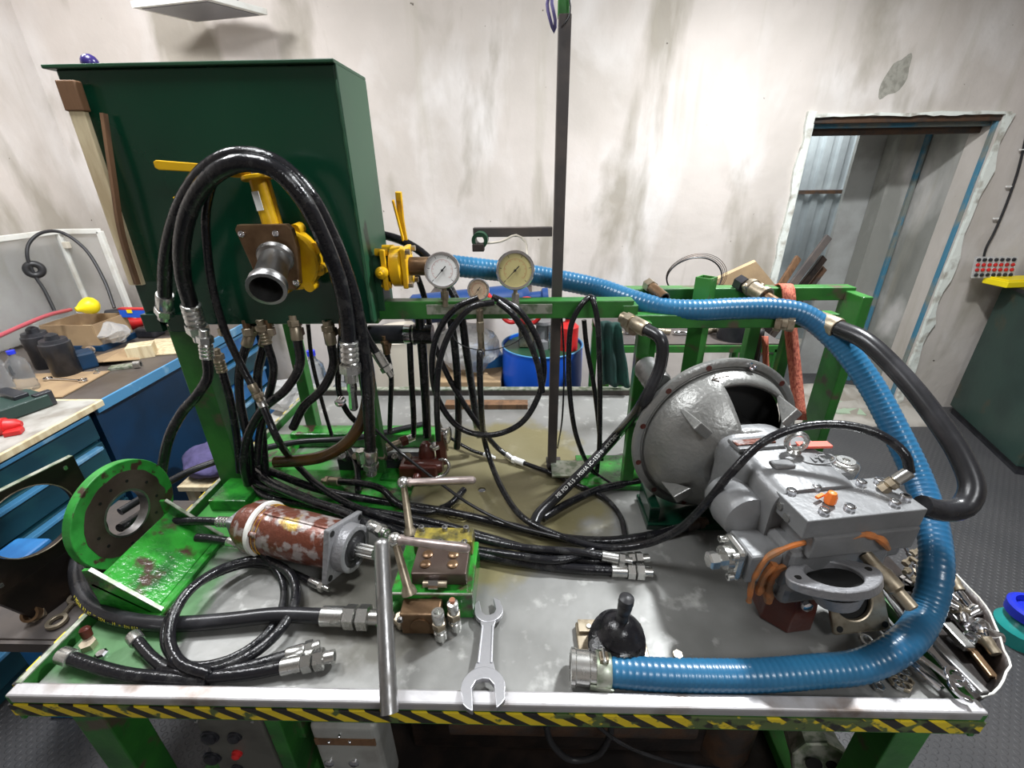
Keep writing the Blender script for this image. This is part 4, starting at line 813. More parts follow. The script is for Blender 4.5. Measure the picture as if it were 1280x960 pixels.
def coupler(u, v, h, label, tip):
    q = P(u, v, z=ZT); t = thing('quick_coupler', label, 'coupling', q, 'knurled couplings standing in front of the green valve block'); d = V((-.03, .03, 1)).normalized()
    MB().lathe(q, d, [(0, .010), (.008, .010), (.01, .014), (.03, .0145), (.032, .012), (.04, .012)], 20).build('base_sleeve', G['zinc'], t)
    MB().lathe(q+d*.04, d, [(0, .012), (.002, .0155), (.018, .0155), (.02, .0125)], 6).build('hex_nut', G['oldzinc'], t)
    if tip: MB().lathe(q+d*.06, d, [(0, .012), (.025, .013), (.028, .012), (.03, .006), (.036, .005), (.036, 0)], 20).build('body', G['zinc'], t); MB().cyl(q+d*.085, q+d*.098, .0065).build('copper_core', G['copper'], t)
    else: MB().lathe(q+d*.06, d, [(0, .013), (.025, .0145), (.028, .013), (.028, .008), (.01, .007), (.01, 0)], 20).build('body', G['zinc'], t)
coupler(552, 800, .08, 'knurled steel coupling with open top, left of the pair by the valve block', 0)
coupler(570, 788, .08, 'knurled steel coupling with a copper core, right of the pair by the valve block', 1)
# levers
def lever(base, ball, end, label, rb=.012):
    base = V(base); ball = V(ball); end = V(end)
    t = thing('t_lever', label, 'lever', base, 'T handled spanners standing by the green valve block')
    MB().lathe(base, ball-base, [(0, .018), (.012, .016), (.02, .011), ((ball-base).length, .008)], 16).build('stem', G['oldzinc'], t)
    MB().sphere(ball, .016, 18).build('elbow', G['zinc'], t)
    d = end-ball; L_ = d.length
    MB().lathe(ball, d, [(.012, .010), (.014, .0125), (.02, .0125), (.024, .0095), (L_*.55, .0105), (L_*.9, .0115), (L_*.97, .010), (L_, .004)], 18).build('grip', G['steel'] if 0 else mat('worn_handle_steel', (.5, .42, .4), .34, .8, col2=(.25, .2, .18), scale=22, lo=.5, hi=.7), t)
lever(P(513, 668, z=.875), P(504, 603, z=1.0), P(595, 600, z=1.0), 'rear T lever, its grip over the red-brown block')
lever(P(512, 742, z=.875), P(493, 674, z=.99), P(588, 686, z=.99), 'front T lever, its grip over the oily yellow cover')
# long pipe
a = P(477, 682, z=1.03); b_ = P(487, 892, z=.845)
pp_ = thing('steel_tube', 'long straight grey steel tube leaning over the front rim', 'tube', b_)
MB().pipe(b_, a, .0165, .013, 28).build('tube', G['steel'], pp_)
MB().sphere(a, .0165, 16).build('rounded_end', G['steel'], pp_)
# red-brown hydraulic block behind
rb = thing('relief_valve', 'dark red cast relief valve block with small fittings behind the rear T lever', 'valve', P(530, 585, z=ZT))
rc = P(530, 582, z=.86)
MB().box(rc+V((-.02, .02, -.02)), (.13, .07, .045)).build('body', G['redbrown'], rb, smooth=0, bevel=.006)
MB().lathe(rc+V((-.07, .02, -.015)), (1, 0, 0), [(0, .022), (.02, .026), (.12, .026), (.13, .02)], 20).build('barrel', G['redbrown'], rb)
MB().lathe(rc+V((.0, .05, -.05)), (0, 0, 1), [(0, .03), (.07, .028), (.1, .02), (.11, .012)], 20).build('bonnet', G['redbrown'], rb)
MB().lathe(rc+V((.05, .06, -.03)), (0, 0, 1), [(0, .02), (.07, .02), (.1, .014), (.12, .014)], 6).build('hex_cap', G['redbrown'], rb)
MB().lathe(rc+V((-.02, -.03, -.02)), (0, -1, -.3), [(0, .014), (.02, .014), (.024, .011), (.034, .011)], 18).build('outlet', G['redbrown'], rb)
MB().tube(spline([rc+V((.05, .02, .01)), rc+V((.075, .01, .015)), rc+V((.085, 0, -.005)), rc+V((.07, -.01, -.03)), rc+V((.04, -.02, -.035))]), .006, 10).build('bypass_tube', G['zinc'], rb)
MB().lathe(rc+V((.03, .05, .04)), (0, 0, 1), [(0, .022), (.01, .022), (.012, .018)], 6).build('hex_plug', G['zinc'], rb)
MB().box((rc.x-.05, rc.y+.05, ZT+.012), (.2, .14, .024)).build('foot', G['green_wet'], rb, smooth=0, bevel=.003)
# little gauge on the block
qc = P(556, 543, z=.93); tt = thing('pressure_gauge', 'tiny steel gauge seen edge-on above the red-brown relief valve', 'gauge', qc-V((0, 0, .05)))
MB().lathe(qc+V((-.022, 0, 0)), (1, -.15, 0), [(0, .024), (.03, .024), (.032, .03), (.038, .03), (.04, .026)], 28).build('case', G['zinc'], tt); MB().cyl(qc+V((0, .0, -.02)), qc+V((0, .01, -.07)), .007).build('stem', G['oldzinc'], tt)
# row of fittings behind
fr = thing('manifold', 'steel hose manifold with elbows under the tank, left of the red-brown relief valve', 'manifold', P(460, 580, z=ZT))
def fit(a, b_, r, hx__=False, m='zinc', par=None, nm=None): return (MB().hexa if hx__ else MB().cyl)(a, b_, r).build(nm or ('hex_nut' if hx__ else 'sleeve'), G[m], par, bevel=.001)
m0 = P(452, 572, z=.88); m1 = P(520, 545, z=.88)
dm = (m1-m0); Lm_ = dm.length; dm.normalize()
k = 0; t_ = 0
for L_, r_, hx__, m in ((.035, .013, 0, 'zinc'), (.025, .018, 1, 'zinc'), (.03, .014, 0, 'zinc'), (.02, .018, 1, 'oldzinc'), (.035, .012, 0, 'oldzinc'), (.025, .02, 1, 'redbrown'), (.03, .014, 0, 'zinc')):
    fit(m0+dm*t_, m0+dm*(t_+L_), r_, hx__, m, fr); t_ += L_
fit(m0-V((0, 0, .03)), m0+V((0, 0, .03)), .017, True, 'zinc', fr); 
MB().box((m0.x+.05, m0.y+.05, ZT+.03), (.3, .05, .06)).build('manifold_bar', G['blackpl'], fr, smooth=0, bevel=.004)
for k in range(6): fit((m0.x-.07+k*.045, m0.y+.03, ZT+.06), (m0.x-.07+k*.045, m0.y+.01, ZT+.085), .012, k % 2 == 0, 'oldzinc' if k % 2 else 'zinc', fr)

# round lid on the sheet
q = P(575, 642, z=ZT); tag(MB().lathe(q, (0, 0, 1), [(0, .042), (.003, .043), (.006, .041), (.006, .0)], 36).build('round_lid', mat('brass_lid', (.45, .4, .2), .25, .8, col2=(.3, .25, .12), scale=12, lo=.45, hi=.6), loc=q), 'flat round brassy lid lying on the sheet under the hose bundle', 'lid')

# ================================================================== OPEN-ENDED WRENCH
def open_wrench():
    a = P(611, 765, z=.811); b_ = P(604, 862, z=.829)
    d = (b_-a).normalized(); s_ = V((-d.y, d.x, 0)).normalized(); s_ = (s_-d*s_.dot(d)).normalized(); up = d.cross(s_)
    if up.z < 0: up = -up; s_ = -s_
    t = thing('open_end_wrench', 'big satin double open-ended wrench lying over the front rim', 'wrench', a)
    def head(c, dirn, r, op, rot, nm):
        # dirn points away from shank; jaw opens there, turned by rot
        e = dirn*math.cos(R(rot))+s_*math.sin(R(rot)); f_ = up.cross(e); L = []
        n = 22
        for k in range(n+1):
            an = R(28+304*k/n); L.append(c+(e*math.cos(an)+f_*math.sin(an))*r*(1.0 if 60 < 28+304*k/n < 300 else 1.12))
        hw = op/2
        L += [c+e*r*.95-f_*hw, c-e*r*.05-f_*hw, c-e*r*.35-f_*hw*.6, c-e*r*.42, c-e*r*.35+f_*hw*.6, c-e*r*.05+f_*hw, c+e*r*.95+f_*hw]
        return MB().prism([p-up*.005 for p in L], up*.012).build(nm, G['wrench'], t, bevel=.002, smooth=0)
    head(b_, d, .044, .044, 8, 'jaw'); head(a, -d, .034, .034, -14, 'jaw')
    A = a+d*.024; Bq = b_-d*.032
    MB().prism([A-s_*.019, A+d*.03-s_*.0135, Bq-d*.03-s_*.0155, Bq-s_*.024, Bq+s_*.024, Bq-d*.03+s_*.0155, A+d*.03+s_*.0135, A+s_*.019], up*.006).build('shank', G['wrench'], t, smooth=0, bevel=.0015)
    for sg in (-1, 1): MB().tube([A+d*.02+s_*sg*.0115+up*.006, Bq-d*.02+s_*sg*.0135+up*.006], .0028, 8).build('shank_edge', G['wrench'], t)
open_wrench()
# ================================================================== JOYSTICK
jc = P(768, 815, z=ZT); jt = P(784, 733, z=.945)
joy = thing('joystick', 'black joystick with a ribbed rubber bellows boot on a small metal plate', 'joystick', jc)
MB().box((jc.x-.005, jc.y+.005, ZT+.008), (.15, .11, .016)).build('base_plate', G['oldzinc'], joy, smooth=0, bevel=.002)
MB().box((jc.x-.05, jc.y+.045, ZT+.02), (.05, .03, .01)).build('name_plate', G['oldzinc'], joy, smooth=0)
dj = V((.06, -.02, 1)).normalized(); pr = [(.012, .052)]
for k, (t, r_) in enumerate(((.016, .060), (.023, .050), (.030, .061), (.037, .050), (.044, .060), (.051, .048), (.058, .057), (.065, .045), (.072, .052), (.08, .042), (.09, .038), (.098, .027), (.106, .016))): pr.append((t, r_))
MB().lathe(jc, dj, pr, 40).build('bellows_boot', G['rubber'], joy)
MB().lathe(jc+dj*.10, dj, [(0, .011), (.01, .013), (.022, .0125), (.026, .011), (.034, .014), (.05, .015), (.056, .013), (.06, .016), (.072, .015), (.076, .009), (.077, 0)], 24).build('grip', G['rubber_dull'], joy)
q = jc+V((-.052, .042, .0)); MB().cyl((q.x, q.y, ZT+.016), (q.x, q.y, ZT+.028), .005).build('screw', G['gasket'], joy)
# bolt standing near blue hose
q = P(843, 838, z=ZT); tt = thing('hex_bolt', 'small hexagon bolt standing behind the blue hose near the joystick', 'bolt', q)
MB().cyl(q, q+V((0, 0, .045)), .006).build('shank', G['zinc'], tt); MB().hexa(q+V((0, 0, .043)), q+V((0, 0, .053)), .010).build('head', G['oldzinc'], tt)
# a wet nut and a rusty bolt at the front left corner
q = P(112, 808, z=ZT); tt = thing('rusty_bolt', 'rusty bolt in a steel nut at the front left corner of the sheet', 'bolt', q)
MB().lathe(q, (0, 0, 1), [(0, .016), (.014, .016)], 6).build('nut', G['oldzinc'], tt); MB().lathe(q+V((-.012, .015, .012)), (-.2, .2, 1), [(0, .010), (.02, .011), (.024, .008)], 12).build('head', G['redbrown'], tt)
q = P(128, 820, z=ZT); tag(MB().lathe(q, (0, 0, 1), [(0, .012), (.008, .013), (.012, .009)], 6).build('chrome_nut', G['chrome'], loc=q), 'shiny wet chrome nut beside the rusty bolt', 'nut')

# ================================================================== HOSES
def fitting_end(p, d, r, kind, par, m='zinc'):
    """crimped end fitting from p outwards along d"""
    if kind == 'F': sq = [('ferrule', [(0, r*1.18), (r*.2, r*1.26), (r*2.8, r*1.26), (r*3., r*1.1)], 24), ('hex_nut', [(r*3., r*1.1), (r*3.1, r*1.42), (r*4.3, r*1.42), (r*4.4, r*1.2)], 6), ('fitting_tip', [(r*4.4, r*1.02), (r*5.4, r*1.02), (r*5.4, r*.7), (r*4.6, r*.65), (r*4.6, 0)], 20)]
    elif kind == 'R':
        pr = [(0, r*1.1)]
        for k in range(4): pr += [(r*(.15+.8*k), r*1.3), (r*(.55+.8*k), r*1.3), (r*(.7+.8*k), r*1.12)]
        sq = [('ferrule', pr+[(r*3.4, r*1.0)], 24), ('hex_nut', [(r*3.4, r*1.0), (r*3.5, r*1.5), (r*4.8, r*1.5), (r*4.9, r*1.2)], 6), ('fitting_tip', [(r*4.9, r*.95), (r*6.2, r*.95), (r*6.3, r*.8)], 18)]
    elif kind == 'C': sq = [('ferrule', [(-r*.1, r*1.15), (0, r*1.3), (r*2.0, r*1.3), (r*2.2, r*1.2), (r*2.2, r*.85), (r*.6, r*.8), (r*.6, 0)], 26)]
    elif kind == 'D': sq = [('ferrule', [(0, r*1.15), (r*.1, r*1.28), (r*3, r*1.28), (r*3.1, r*1.1)], 24), ('hex_nut', [(r*3.1, r*1.1), (r*3.2, r*1.55), (r*4.6, r*1.55), (r*4.7, r*1.2)], 6), ('hex_nut', [(r*4.8, r*1.2), (r*5., r*1.6), (r*6.4, r*1.6), (r*6.5, r*1.2)], 6), ('fitting_tip', [(r*6.5, r), (r*8, r), (r*8, r*.7), (r*7, r*.7), (r*7, 0)], 20)]
    elif kind == 'S': sq = [('ferrule', [(0, r*1.1), (r*.1, r*1.35), (r*4, r*1.35), (r*4.2, r*1.1)], 16), ('hex_nut', [(r*4.2, r*1.0), (r*4.3, r*1.6), (r*5.6, r*1.6), (r*5.7, r)], 6), ('fitting_tip', [(r*5.7, r*.8), (r*7.5, r*.8)], 12)]
    else: return
    for nm, prf, n in sq: MB().lathe(p, d, prf, n).build(nm, G[m], par, smooth=40)
HOSES = {}
def hose(label, P_, r, m='rubber', e0=None, e1=None, em='zinc', name='hydraulic_hose', group=None, key=None, step=.012, cat='hose', n=12):
    c = spline(pts(P_), step); t = thing(name, label, cat, c[0], group)
    MB().tube(c, r, n).build('hose_body', G[m], t, smooth=60)
    if e0: fitting_end(c[0], (c[0]-c[2]).normalized(), r, e0, t, em)
    if e1: fitting_end(c[-1], (c[-1]-c[-3]).normalized(), r, e1, t, em)
    if key: HOSES[key] = (t, c, r)
    return t
def hose_text(key, txt, size, s_start, m, view=None, flip=False, nm='lettering', ang=0., track=1.):
    """print wrapped on the hose: x runs along the hose, y round it, on the side facing `view`"""
    t, c, r = HOSES[key]
    cu = bpy.data.curves.new('t', 'FONT'); cu.body = txt; cu.size = size; cu.space_character = track; cu.align_y = 'CENTER'
    o = bpy.data.objects.new('t', cu); COL.objects.link(o); dg = bpy.context.evaluated_depsgraph_get(); me = o.evaluated_get(dg).to_mesh()
    bm = bmesh.new(); bm.from_mesh(me); bmesh.ops.triangulate(bm, faces=bm.faces)
    vs = [v.co.copy() for v in bm.verts]; fs = [[v.index for v in f.verts] for f in bm.faces]; bm.free()
    o.evaluated_get(dg).to_mesh_clear(); bpy.data.objects.remove(o); bpy.data.curves.remove(cu)
    cc = list(reversed(c)) if flip else c
    S = [0]
    for i in range(1, len(cc)): S.append(S[-1]+(cc[i]-cc[i-1]).length)
    out = []; view = V(view or cO)
    for v in vs:
        s_ = s_start+v.x; i = max(1, min(len(S)-2, next((k for k in range(1, len(S)) if S[k] > s_), len(S)-2)))
        f = (s_-S[i-1])/(S[i]-S[i-1]); p = cc[i-1].lerp(cc[i], f); T = (cc[min(i+1, len(cc)-1)]-cc[max(i-2, 0)]).normalized()
        nrm = (view-p); nrm = (nrm-T*nrm.dot(T)).normalized(); bi = nrm.cross(T)*1
        a = v.y/r+ang; out.append(p+(nrm*math.cos(a)+bi*math.sin(a))*(r+.0006))
    return MB().add(out, fs).build(nm, G[m], t, smooth=0)
# --- ribbed blue suction hose
bp = spline(pts([(548, 330, 'y', 1.335), (600, 336, 'y', 1.37), (660, 343, 'y', 1.41), (705, 351, 'y', 1.415), (750, 361, 'y', 1.40), (790, 375, 'y', 1.34), (830, 386, 'y', 1.29), (870, 388, 'y', 1.27), (920, 386, 'y', 1.265), (965, 386, 'y', 1.265), (1005, 394, 'y', 1.25), (1045, 425, 'y', 1.2), (1085, 476, 'y', 1.12), (1120, 540, 'y', 1.02), (1148, 600, 'y', .93), (1166, 660, 'y', .83),
   (1170, 715, 'y', .75), (1158, 765, 'z', .875), (1128, 806, 'z', .856), (1078, 832, 'z', .834), V((.585, .597, .828)), V((.463, .588, .826)), V((.352, .586, .826)), V((.244, .588, .826)), V((.145, .595, .827))]), .0042)
bh = thing('suction_hose', 'thick ribbed blue suction hose looping from tank valve over rail to front rim', 'hose', bp[-1])
MB().tube(bp, [.0312 if i % 3 else .0299 for i in range(len(bp))], 18).build('hose_body', G['bluehose'], bh, smooth=50)
d = (bp[-1]-bp[-6]).normalized(); e = bp[-1]
MB().lathe(e, d, [(-.03, .034), (-.028, .0355), (-.002, .0355), (0, .034)], 32).build('clamp_band', G['edge'], bh)
MB().lathe(e, d, [(.0, .031), (.012, .031), (.014, .034), (.04, .034), (.042, .0365), (.05, .0365), (.052, .031), (.052, .026), (.01, .026), (.01, 0)], 32).build('coupling', G['zinc'], bh)
MB().box(e-d*.014+V((0, .0, .038)), (.018, .02, .014)).build('clamp_lug', G['yellow'] if 0 else G['oldzinc'], bh, smooth=0, bevel=.002); MB().cyl(e-d*.014+V((0, -.012, .042)), e-d*.014+V((0, .016, .042)), .004).build('clamp_screw', G['zinc'], bh)
MB().bar(e+d*.015+V((0, -.034, -.005)), e-d*.03+V((0, -.036, -.008)), .012, .004, (0, -1, 0)).build('latch', G['edge'], bh, smooth=0)
# --- black hoses on the right
hose('thick black hose arching from the right rail round to the right pump port', [(1048, 411, 'y', 1.19), (1080, 425, 'y', 1.12), (1125, 467, 'y', 1.02), (1168, 520, 'y', .92), (1202, 572, 'y', .84), (1215, 612, 'y', .79), (1203, 634, 'y', .77), (1175, 638, 'y', .765), (1152, 632, 'y', .765)], .0225, 'rubber_grey', e0='F', em='oldzinc', key='big')
hose('black hose arching over the grey pump from small gauge to top plate', [GEND, (600, 440, 'y', 1.21), (601, 500, 'y', 1.21), (608, 560, 'z', .90), (628, 612, 'z', .85), (655, 648, 'z', .845), (695, 668, 'z', .842), (750, 684, 'z', .838), (800, 682, 'z', .86), (845, 664, 'z', .93), (880, 632, 'z', 1.03), (915, 590, 'z', 1.13), (955, 552, 'z', 1.20), (1005, 533, 'z', 1.235), (1060, 532, 'z', 1.245), (1105, 546, 'z', 1.235), (1131, 568, 'z', 1.215), (1137, 590, 'z', 1.18)], .0095, 'rubber', e1=None, key='over')
t, c, r_ = HOSES['over']; q = c[-1]; qe = PM @ V((px_+.088, py_+.012, pz_+.0225)); d = (qe-q).normalized(); L_ = (qe-q).length
MB().lathe(q, d, [(-.002, .010), (0, .0125), (L_*.45, .0125), (L_*.5, .009)], 20).build('ferrule', G['zinc'], t); MB().lathe(q+d*L_*.5, d, [(0, .009), (.001, .014), (L_*.2, .014), (L_*.25, .010), (L_*.28, .0125), (L_*.5, .0125)], 6).build('hex_nut', G['oldzinc'], t)
hose('thick black lettered hose hanging from the rail elbow in front of the bell housing', [(808, 412, 'y', 1.17), (826, 424, 'y', 1.13), (826, 455, 'y', 1.12), (806, 500, 'y', 1.10), (770, 545, 'z', .95), (735, 583, 'z', .89), (700, 617, 'z', .845), (672, 645, 'z', .828), (668, 655, 'z', .822)], .0165, 'rubber_grey', e0='F', em='oldzinc', key='txt')
hose('black hose running from the lettered hose end to the foot of the bell housing', [(678, 648, 'z', .815), (712, 628, 'z', .815), (748, 612, 'z', .815), (790, 603, 'z', .815), (825, 599, 'z', .82)], .0125, 'rubber', key='foot')
hose_text('txt', 'ME MD R15 - MSHA IC-152/10   XXX INTALI', .017, .115, 'paperwhite', flip=True, track=1.05)
# --- hanging small hoses right of the mast
for k, (L_, lb) in enumerate((([(745, 392, 'y', 1.30), (742, 373, 'y', 1.27), (733, 374, 'y', 1.235), (716, 400, 'y', 1.22), (711, 440, 'y', 1.22), (713, 500, 'y', 1.22), (722, 550, 'y', 1.24), (742, 590, 'z', .82), (765, 606, 'z', .81)], 'thin black hose looped over the rail just right of the grey post'),
    ([(738, 392, 'y', 1.30), (735, 373, 'y', 1.27), (740, 373, 'y', 1.235), (746, 395, 'y', 1.22), (749, 440, 'y', 1.22), (750, 500, 'y', 1.24), (749, 560, 'y', 1.26), (746, 590, 'z', .83)], 'thin black hose hung over the rail, second from the grey post'))): hose(lb, L_, .0078, group='thin hoses over the rear rail')
hose('thin black hose hanging behind the rail between the looped pair', [(730, 400, 'y', 1.31), (733, 430, 'y', 1.31), (742, 480, 'y', 1.31), (748, 530, 'y', 1.31), (752, 575, 'y', 1.3)], .0075, group='thin hoses over the rear rail')
hose('very thin black cable hanging close beside the grey post', [(702, 392, 'y', 1.31), (705, 450, 'y', 1.31), (703, 520, 'y', 1.31), (697, 560, 'z', .82)], .003, name='cable', cat='cable')
# --- coil on the gauges
hose('black hose coiled in a circle in front of the gauges, outer turn', [(598, 372, 'y', 1.19), (570, 385, 'y', 1.185), (548, 415, 'y', 1.18), (540, 455, 'y', 1.18), (548, 500, 'y', 1.18), (575, 535, 'y', 1.18), (612, 544, 'y', 1.18), (650, 530, 'y', 1.18), (673, 495, 'y', 1.18), (680, 460, 'y', 1.18), (670, 420, 'y', 1.18), (645, 385, 'y', 1.185), (615, 371, 'y', 1.19)], .0088, group='hose coil under the gauges')
hose('black hose of the gauge coil, inner turn running down into the bench', [(618, 378, 'y', 1.165), (590, 384, 'y', 1.16), (566, 410, 'y', 1.155), (550, 450, 'y', 1.155), (546, 500, 'y', 1.155), (548, 550, 'y', 1.165)], .0088, group='hose coil under the gauges')
hose('black hose of the gauge coil, right-hand inner turn', [(622, 377, 'y', 1.16), (640, 392, 'y', 1.155), (658, 420, 'y', 1.155), (672, 455, 'y', 1.155), (678, 490, 'y', 1.155)], .0085, group='hose coil under the gauges')
hose('thin grey wire sagging from the rail between the gauges', [(562, 408, 'y', 1.25), (572, 428, 'y', 1.24), (605, 438, 'y', 1.24), (640, 430, 'y', 1.25), (665, 412, 'y', 1.25)], .0016, 'rubber_dull', name='wire', cat='wire')
# --- behind the rail, left of the mast
BR = 'black hoses hanging behind the rear rail'
hose('black hose from the upper left passing behind the white-dial gauge', [(476, 293, 'y', 1.46), (500, 300, 'y', 1.46), (530, 318, 'y', 1.45), (556, 350, 'y', 1.42), (574, 385, 'y', 1.4), (583, 440, 'y', 1.4), (592, 500, 'y', 1.42), (596, 525, 'y', 1.42)], .013, e1='F', group=BR)
hose('black hose crossing behind the rail towards the round lid', [(516, 330, 'y', 1.44), (530, 370, 'y', 1.42), (540, 420, 'y', 1.40), (560, 470, 'y', 1.38), (590, 520, 'y', 1.36), (622, 560, 'z', .84), (632, 568, 'z', .82)], .0095, e1='S', group=BR)
hose('thick black hose hanging straight down, third left of the grey post', [(562, 392, 'y', 1.36), (568, 430, 'y', 1.37), (572, 480, 'y', 1.38), (573, 535, 'y', 1.40), (571, 560, 'y', 1.4)], .0125, group=BR)
hose('black hose hanging behind the coil at its left edge', [(524, 392, 'y', 1.36), (528, 440, 'y', 1.37), (532, 500, 'y', 1.38), (534, 545, 'y', 1.4)], .015, group=BR)
hose('black hose hanging between the black cylinder and the coil', [(512, 425, 'y', 1.36), (514, 470, 'y', 1.37), (517, 520, 'y', 1.38), (517, 545, 'y', 1.4)], .010, group=BR)
hose('thin black hose dropping from the rusty fitting of the black cylinder', [(484, 442, 'y', 1.35), (489, 470, 'y', 1.36), (488, 510, 'y', 1.37), (487, 540, 'y', 1.38)], .0085, e0='S', em='brownsteel', group=BR)
# --- tank loops
TG = 'black hoses looped up over the tank front'
hose('outermost thick black hose looped over the tank front valve', [(206, 368, 'y', 1.16), (207, 330, 'y', 1.13), (216, 285, 'y', 1.1), (235, 240, 'y', 1.08), (262, 208, 'y', 1.07), (300, 193, 'y', 1.06), (345, 203, 'y', 1.06), (385, 240, 'y', 1.07), (415, 295, 'y', 1.09), (438, 355, 'y', 1.11), (452, 420, 'y', 1.12), (459, 480, 'y', 1.13), (462, 540, 'y', 1.14), (463, 562, 'y', 1.14)], .0165, e0='F', e1='F', group=TG, n=16)
hose('inner thick black hose looped over the tank front valve with a long coupling', [(238, 380, 'y', 1.13), (229, 345, 'y', 1.11), (228, 300, 'y', 1.08), (240, 255, 'y', 1.06), (268, 218, 'y', 1.04), (305, 203, 'y', 1.03), (345, 213, 'y', 1.03), (378, 248, 'y', 1.04), (405, 300, 'y', 1.06), (424, 350, 'y', 1.08), (434, 400, 'y', 1.09), (436, 426, 'y', 1.09)], .0185, e0='R', e1='R', group=TG, n=16)
hose('third black hose beside the loops, falling to the bench front', [(340, 208, 'y', 1.12), (380, 245, 'y', 1.13), (412, 300, 'y', 1.15), (440, 370, 'y', 1.16), (458, 420, 'y', 1.17), (470, 440, 'y', 1.17)], .011, e1='S', group=TG)
hose('thin black hose inside the loop, crossing down to a white ferrule', [(300, 200, 'y', 1.12), (270, 222, 'y', 1.13), (258, 262, 'y', 1.14), (259, 310, 'y', 1.15), (266, 360, 'y', 1.15), (280, 410, 'y', 1.15), (298, 450, 'y', 1.15), (314, 480, 'y', 1.14)], .010, e1='F', em='oldzinc', group=TG)
hose('black hose curving down behind the green disc from the ribbed coupling', [(259, 448, 'y', 1.12), (260, 470, 'y', 1.12), (248, 492, 'y', 1.11), (228, 515, 'y', 1.10), (212, 545, 'y', 1.08), (203, 585, 'y', 1.06), (200, 615, 'y', 1.04)], .0135, e0='R', group=TG)
UG = 'black hoses dropping from the fittings under the tank'
def uh(L_, r, label, e='F', em='oldzinc', **k): return hose(label, L_, r, 'rubber', e0=e, em=em, group=UG, **k)
uh([(278, 465, 'y', 1.2), (288, 500, 'y', 1.2), (296, 545, 'y', 1.2), (300, 590, 'y', 1.18)], .0115, 'leftmost black hose dropping under the tank behind the green leg', 'R')
uh([(308, 432, 'y', 1.22), (300, 460, 'y', 1.21), (300, 500, 'y', 1.2), (312, 560, 'y', 1.18), (314, 600, 'z', .85)], .0125, 'black hose under the tank, second from the green leg')
uh([(330, 432, 'y', 1.25), (322, 470, 'y', 1.24), (326, 520, 'y', 1.22), (330, 570, 'y', 1.2), (333, 600, 'z', .85)], .013, 'straight black hose under the tank below the stub pipe')
uh([(334, 430, 'y', 1.2), (342, 460, 'y', 1.2), (335, 500, 'y', 1.2), (325, 540, 'y', 1.19), (322, 580, 'y', 1.17)], .0115, 'short curved black hose under the stub pipe', 'R')
uh([(372, 425, 'y', 1.2), (375, 455, 'y', 1.19), (358, 486, 'y', 1.18), (328, 512, 'y', 1.17), (310, 545, 'y', 1.16), (305, 580, 'y', 1.15), (310, 605, 'z', .85)], .013, 'S-curved black hose below the right edge of the stub pipe')
uh([(414, 430, 'y', 1.2), (417, 455, 'y', 1.2), (404, 485, 'y', 1.19), (380, 508, 'y', 1.19), (366, 535, 'y', 1.19)], .0128, 'black hose curving left from the rusty fitting near the long coupling')
uh([(428, 405, 'y', 1.25), (424, 450, 'y', 1.26), (424, 490, 'y', 1.27), (438, 520, 'y', 1.28), (470, 545, 'y', 1.28)], .009, 'thin black hose behind the long ribbed coupling', None)
hose('thin black hose behind the green post below the tank', [(385, 405, 'y', 1.35), (390, 450, 'y', 1.35), (402, 500, 'y', 1.35), (415, 545, 'y', 1.35)], .0065, group=UG)
hose('oily amber flat hose bending from below the tank loops to the left', [(455, 435, 'y', 1.2), (461, 480, 'y', 1.2), (455, 520, 'y', 1.19), (435, 552, 'y', 1.18), (405, 570, 'y', 1.17), (370, 576, 'y', 1.17), (345, 577, 'y', 1.18)], .019, 'amber', group=UG)
q = P(437, 452, y=1.09); tt = thing('long_coupling', 'long shiny steel adapter hanging below the ribbed coupling in front of tank loops', 'coupling', q-V((0, 0, .16)))
qa = P(437, 452, y=1.09); qb = P(442, 508, y=1.11); dd = (qb-qa).normalized(); LL = (qb-qa).length
MB().lathe(qa, dd, [(.03, .017), (.045, .017), (.05, .0135), (LL*.6, .0145), (LL*.65, .011), (LL, .0135), (LL+.01, .01)], 8).build('sleeve', G['chrome'], tt)
q = P(427, 500, y=1.2); tag(MB().lathe(q, (0, -1, 0), [(0, .014), (.02, .014), (.022, .010)], 12).build('chrome_elbow', G['chrome'], loc=q), 'small shiny chrome elbow left of the long hanging adapter', 'fitting')
hose('black hose running from the white ferrule across the bench to the long bundle', [(330, 510, 'y', 1.13), (345, 545, 'y', 1.10), (370, 580, 'z', .89), (405, 612, 'z', .86), (450, 636, 'z', .85), (510, 655, 'z', .843), (575, 668, 'z', .842), (650, 684, 'z', .842), (720, 690, 'z', .842), (752, 695, 'z', .838)], .0105, e0='F', e1='S', group='long hose bundle across the bench')
# --- long bundle
LG = 'long hose bundle across the bench'
hose('long black hose of the bundle ending in the upper of two front fittings', [(310, 600, 'z', .83), (335, 622, 'z', .826), (400, 632, 'z', .824), (470, 640, 'z', .822), (540, 653, 'z', .82), (610, 672, 'z', .818), (680, 692, 'z', .816), (735, 701, 'z', .816), (768, 700, 'z', .816)], .0115, e1='D', group=LG)
hose('long black hose of the bundle ending in the lower of two front fittings', [(300, 585, 'z', .86), (330, 608, 'z', .85), (395, 628, 'z', .845), (460, 650, 'z', .83), (520, 672, 'z', .825), (590, 692, 'z', .815), (660, 704, 'z', .812), (720, 711, 'z', .812), (764, 713, 'z', .812)], .013, e1='D', group=LG)
hose('long black hose of the bundle passing under the lettered hose to a dark fitting', [(300, 575, 'z', .88), (340, 590, 'z', .86), (400, 612, 'z', .835), (470, 626, 'z', .815), (560, 640, 'z', .812), (640, 658, 'z', .812), (700, 672, 'z', .812), (760, 676, 'z', .812), (820, 668, 'z', .812), (858, 658, 'z', .815)], .0125, e1='F', em='rustbits', group=LG)
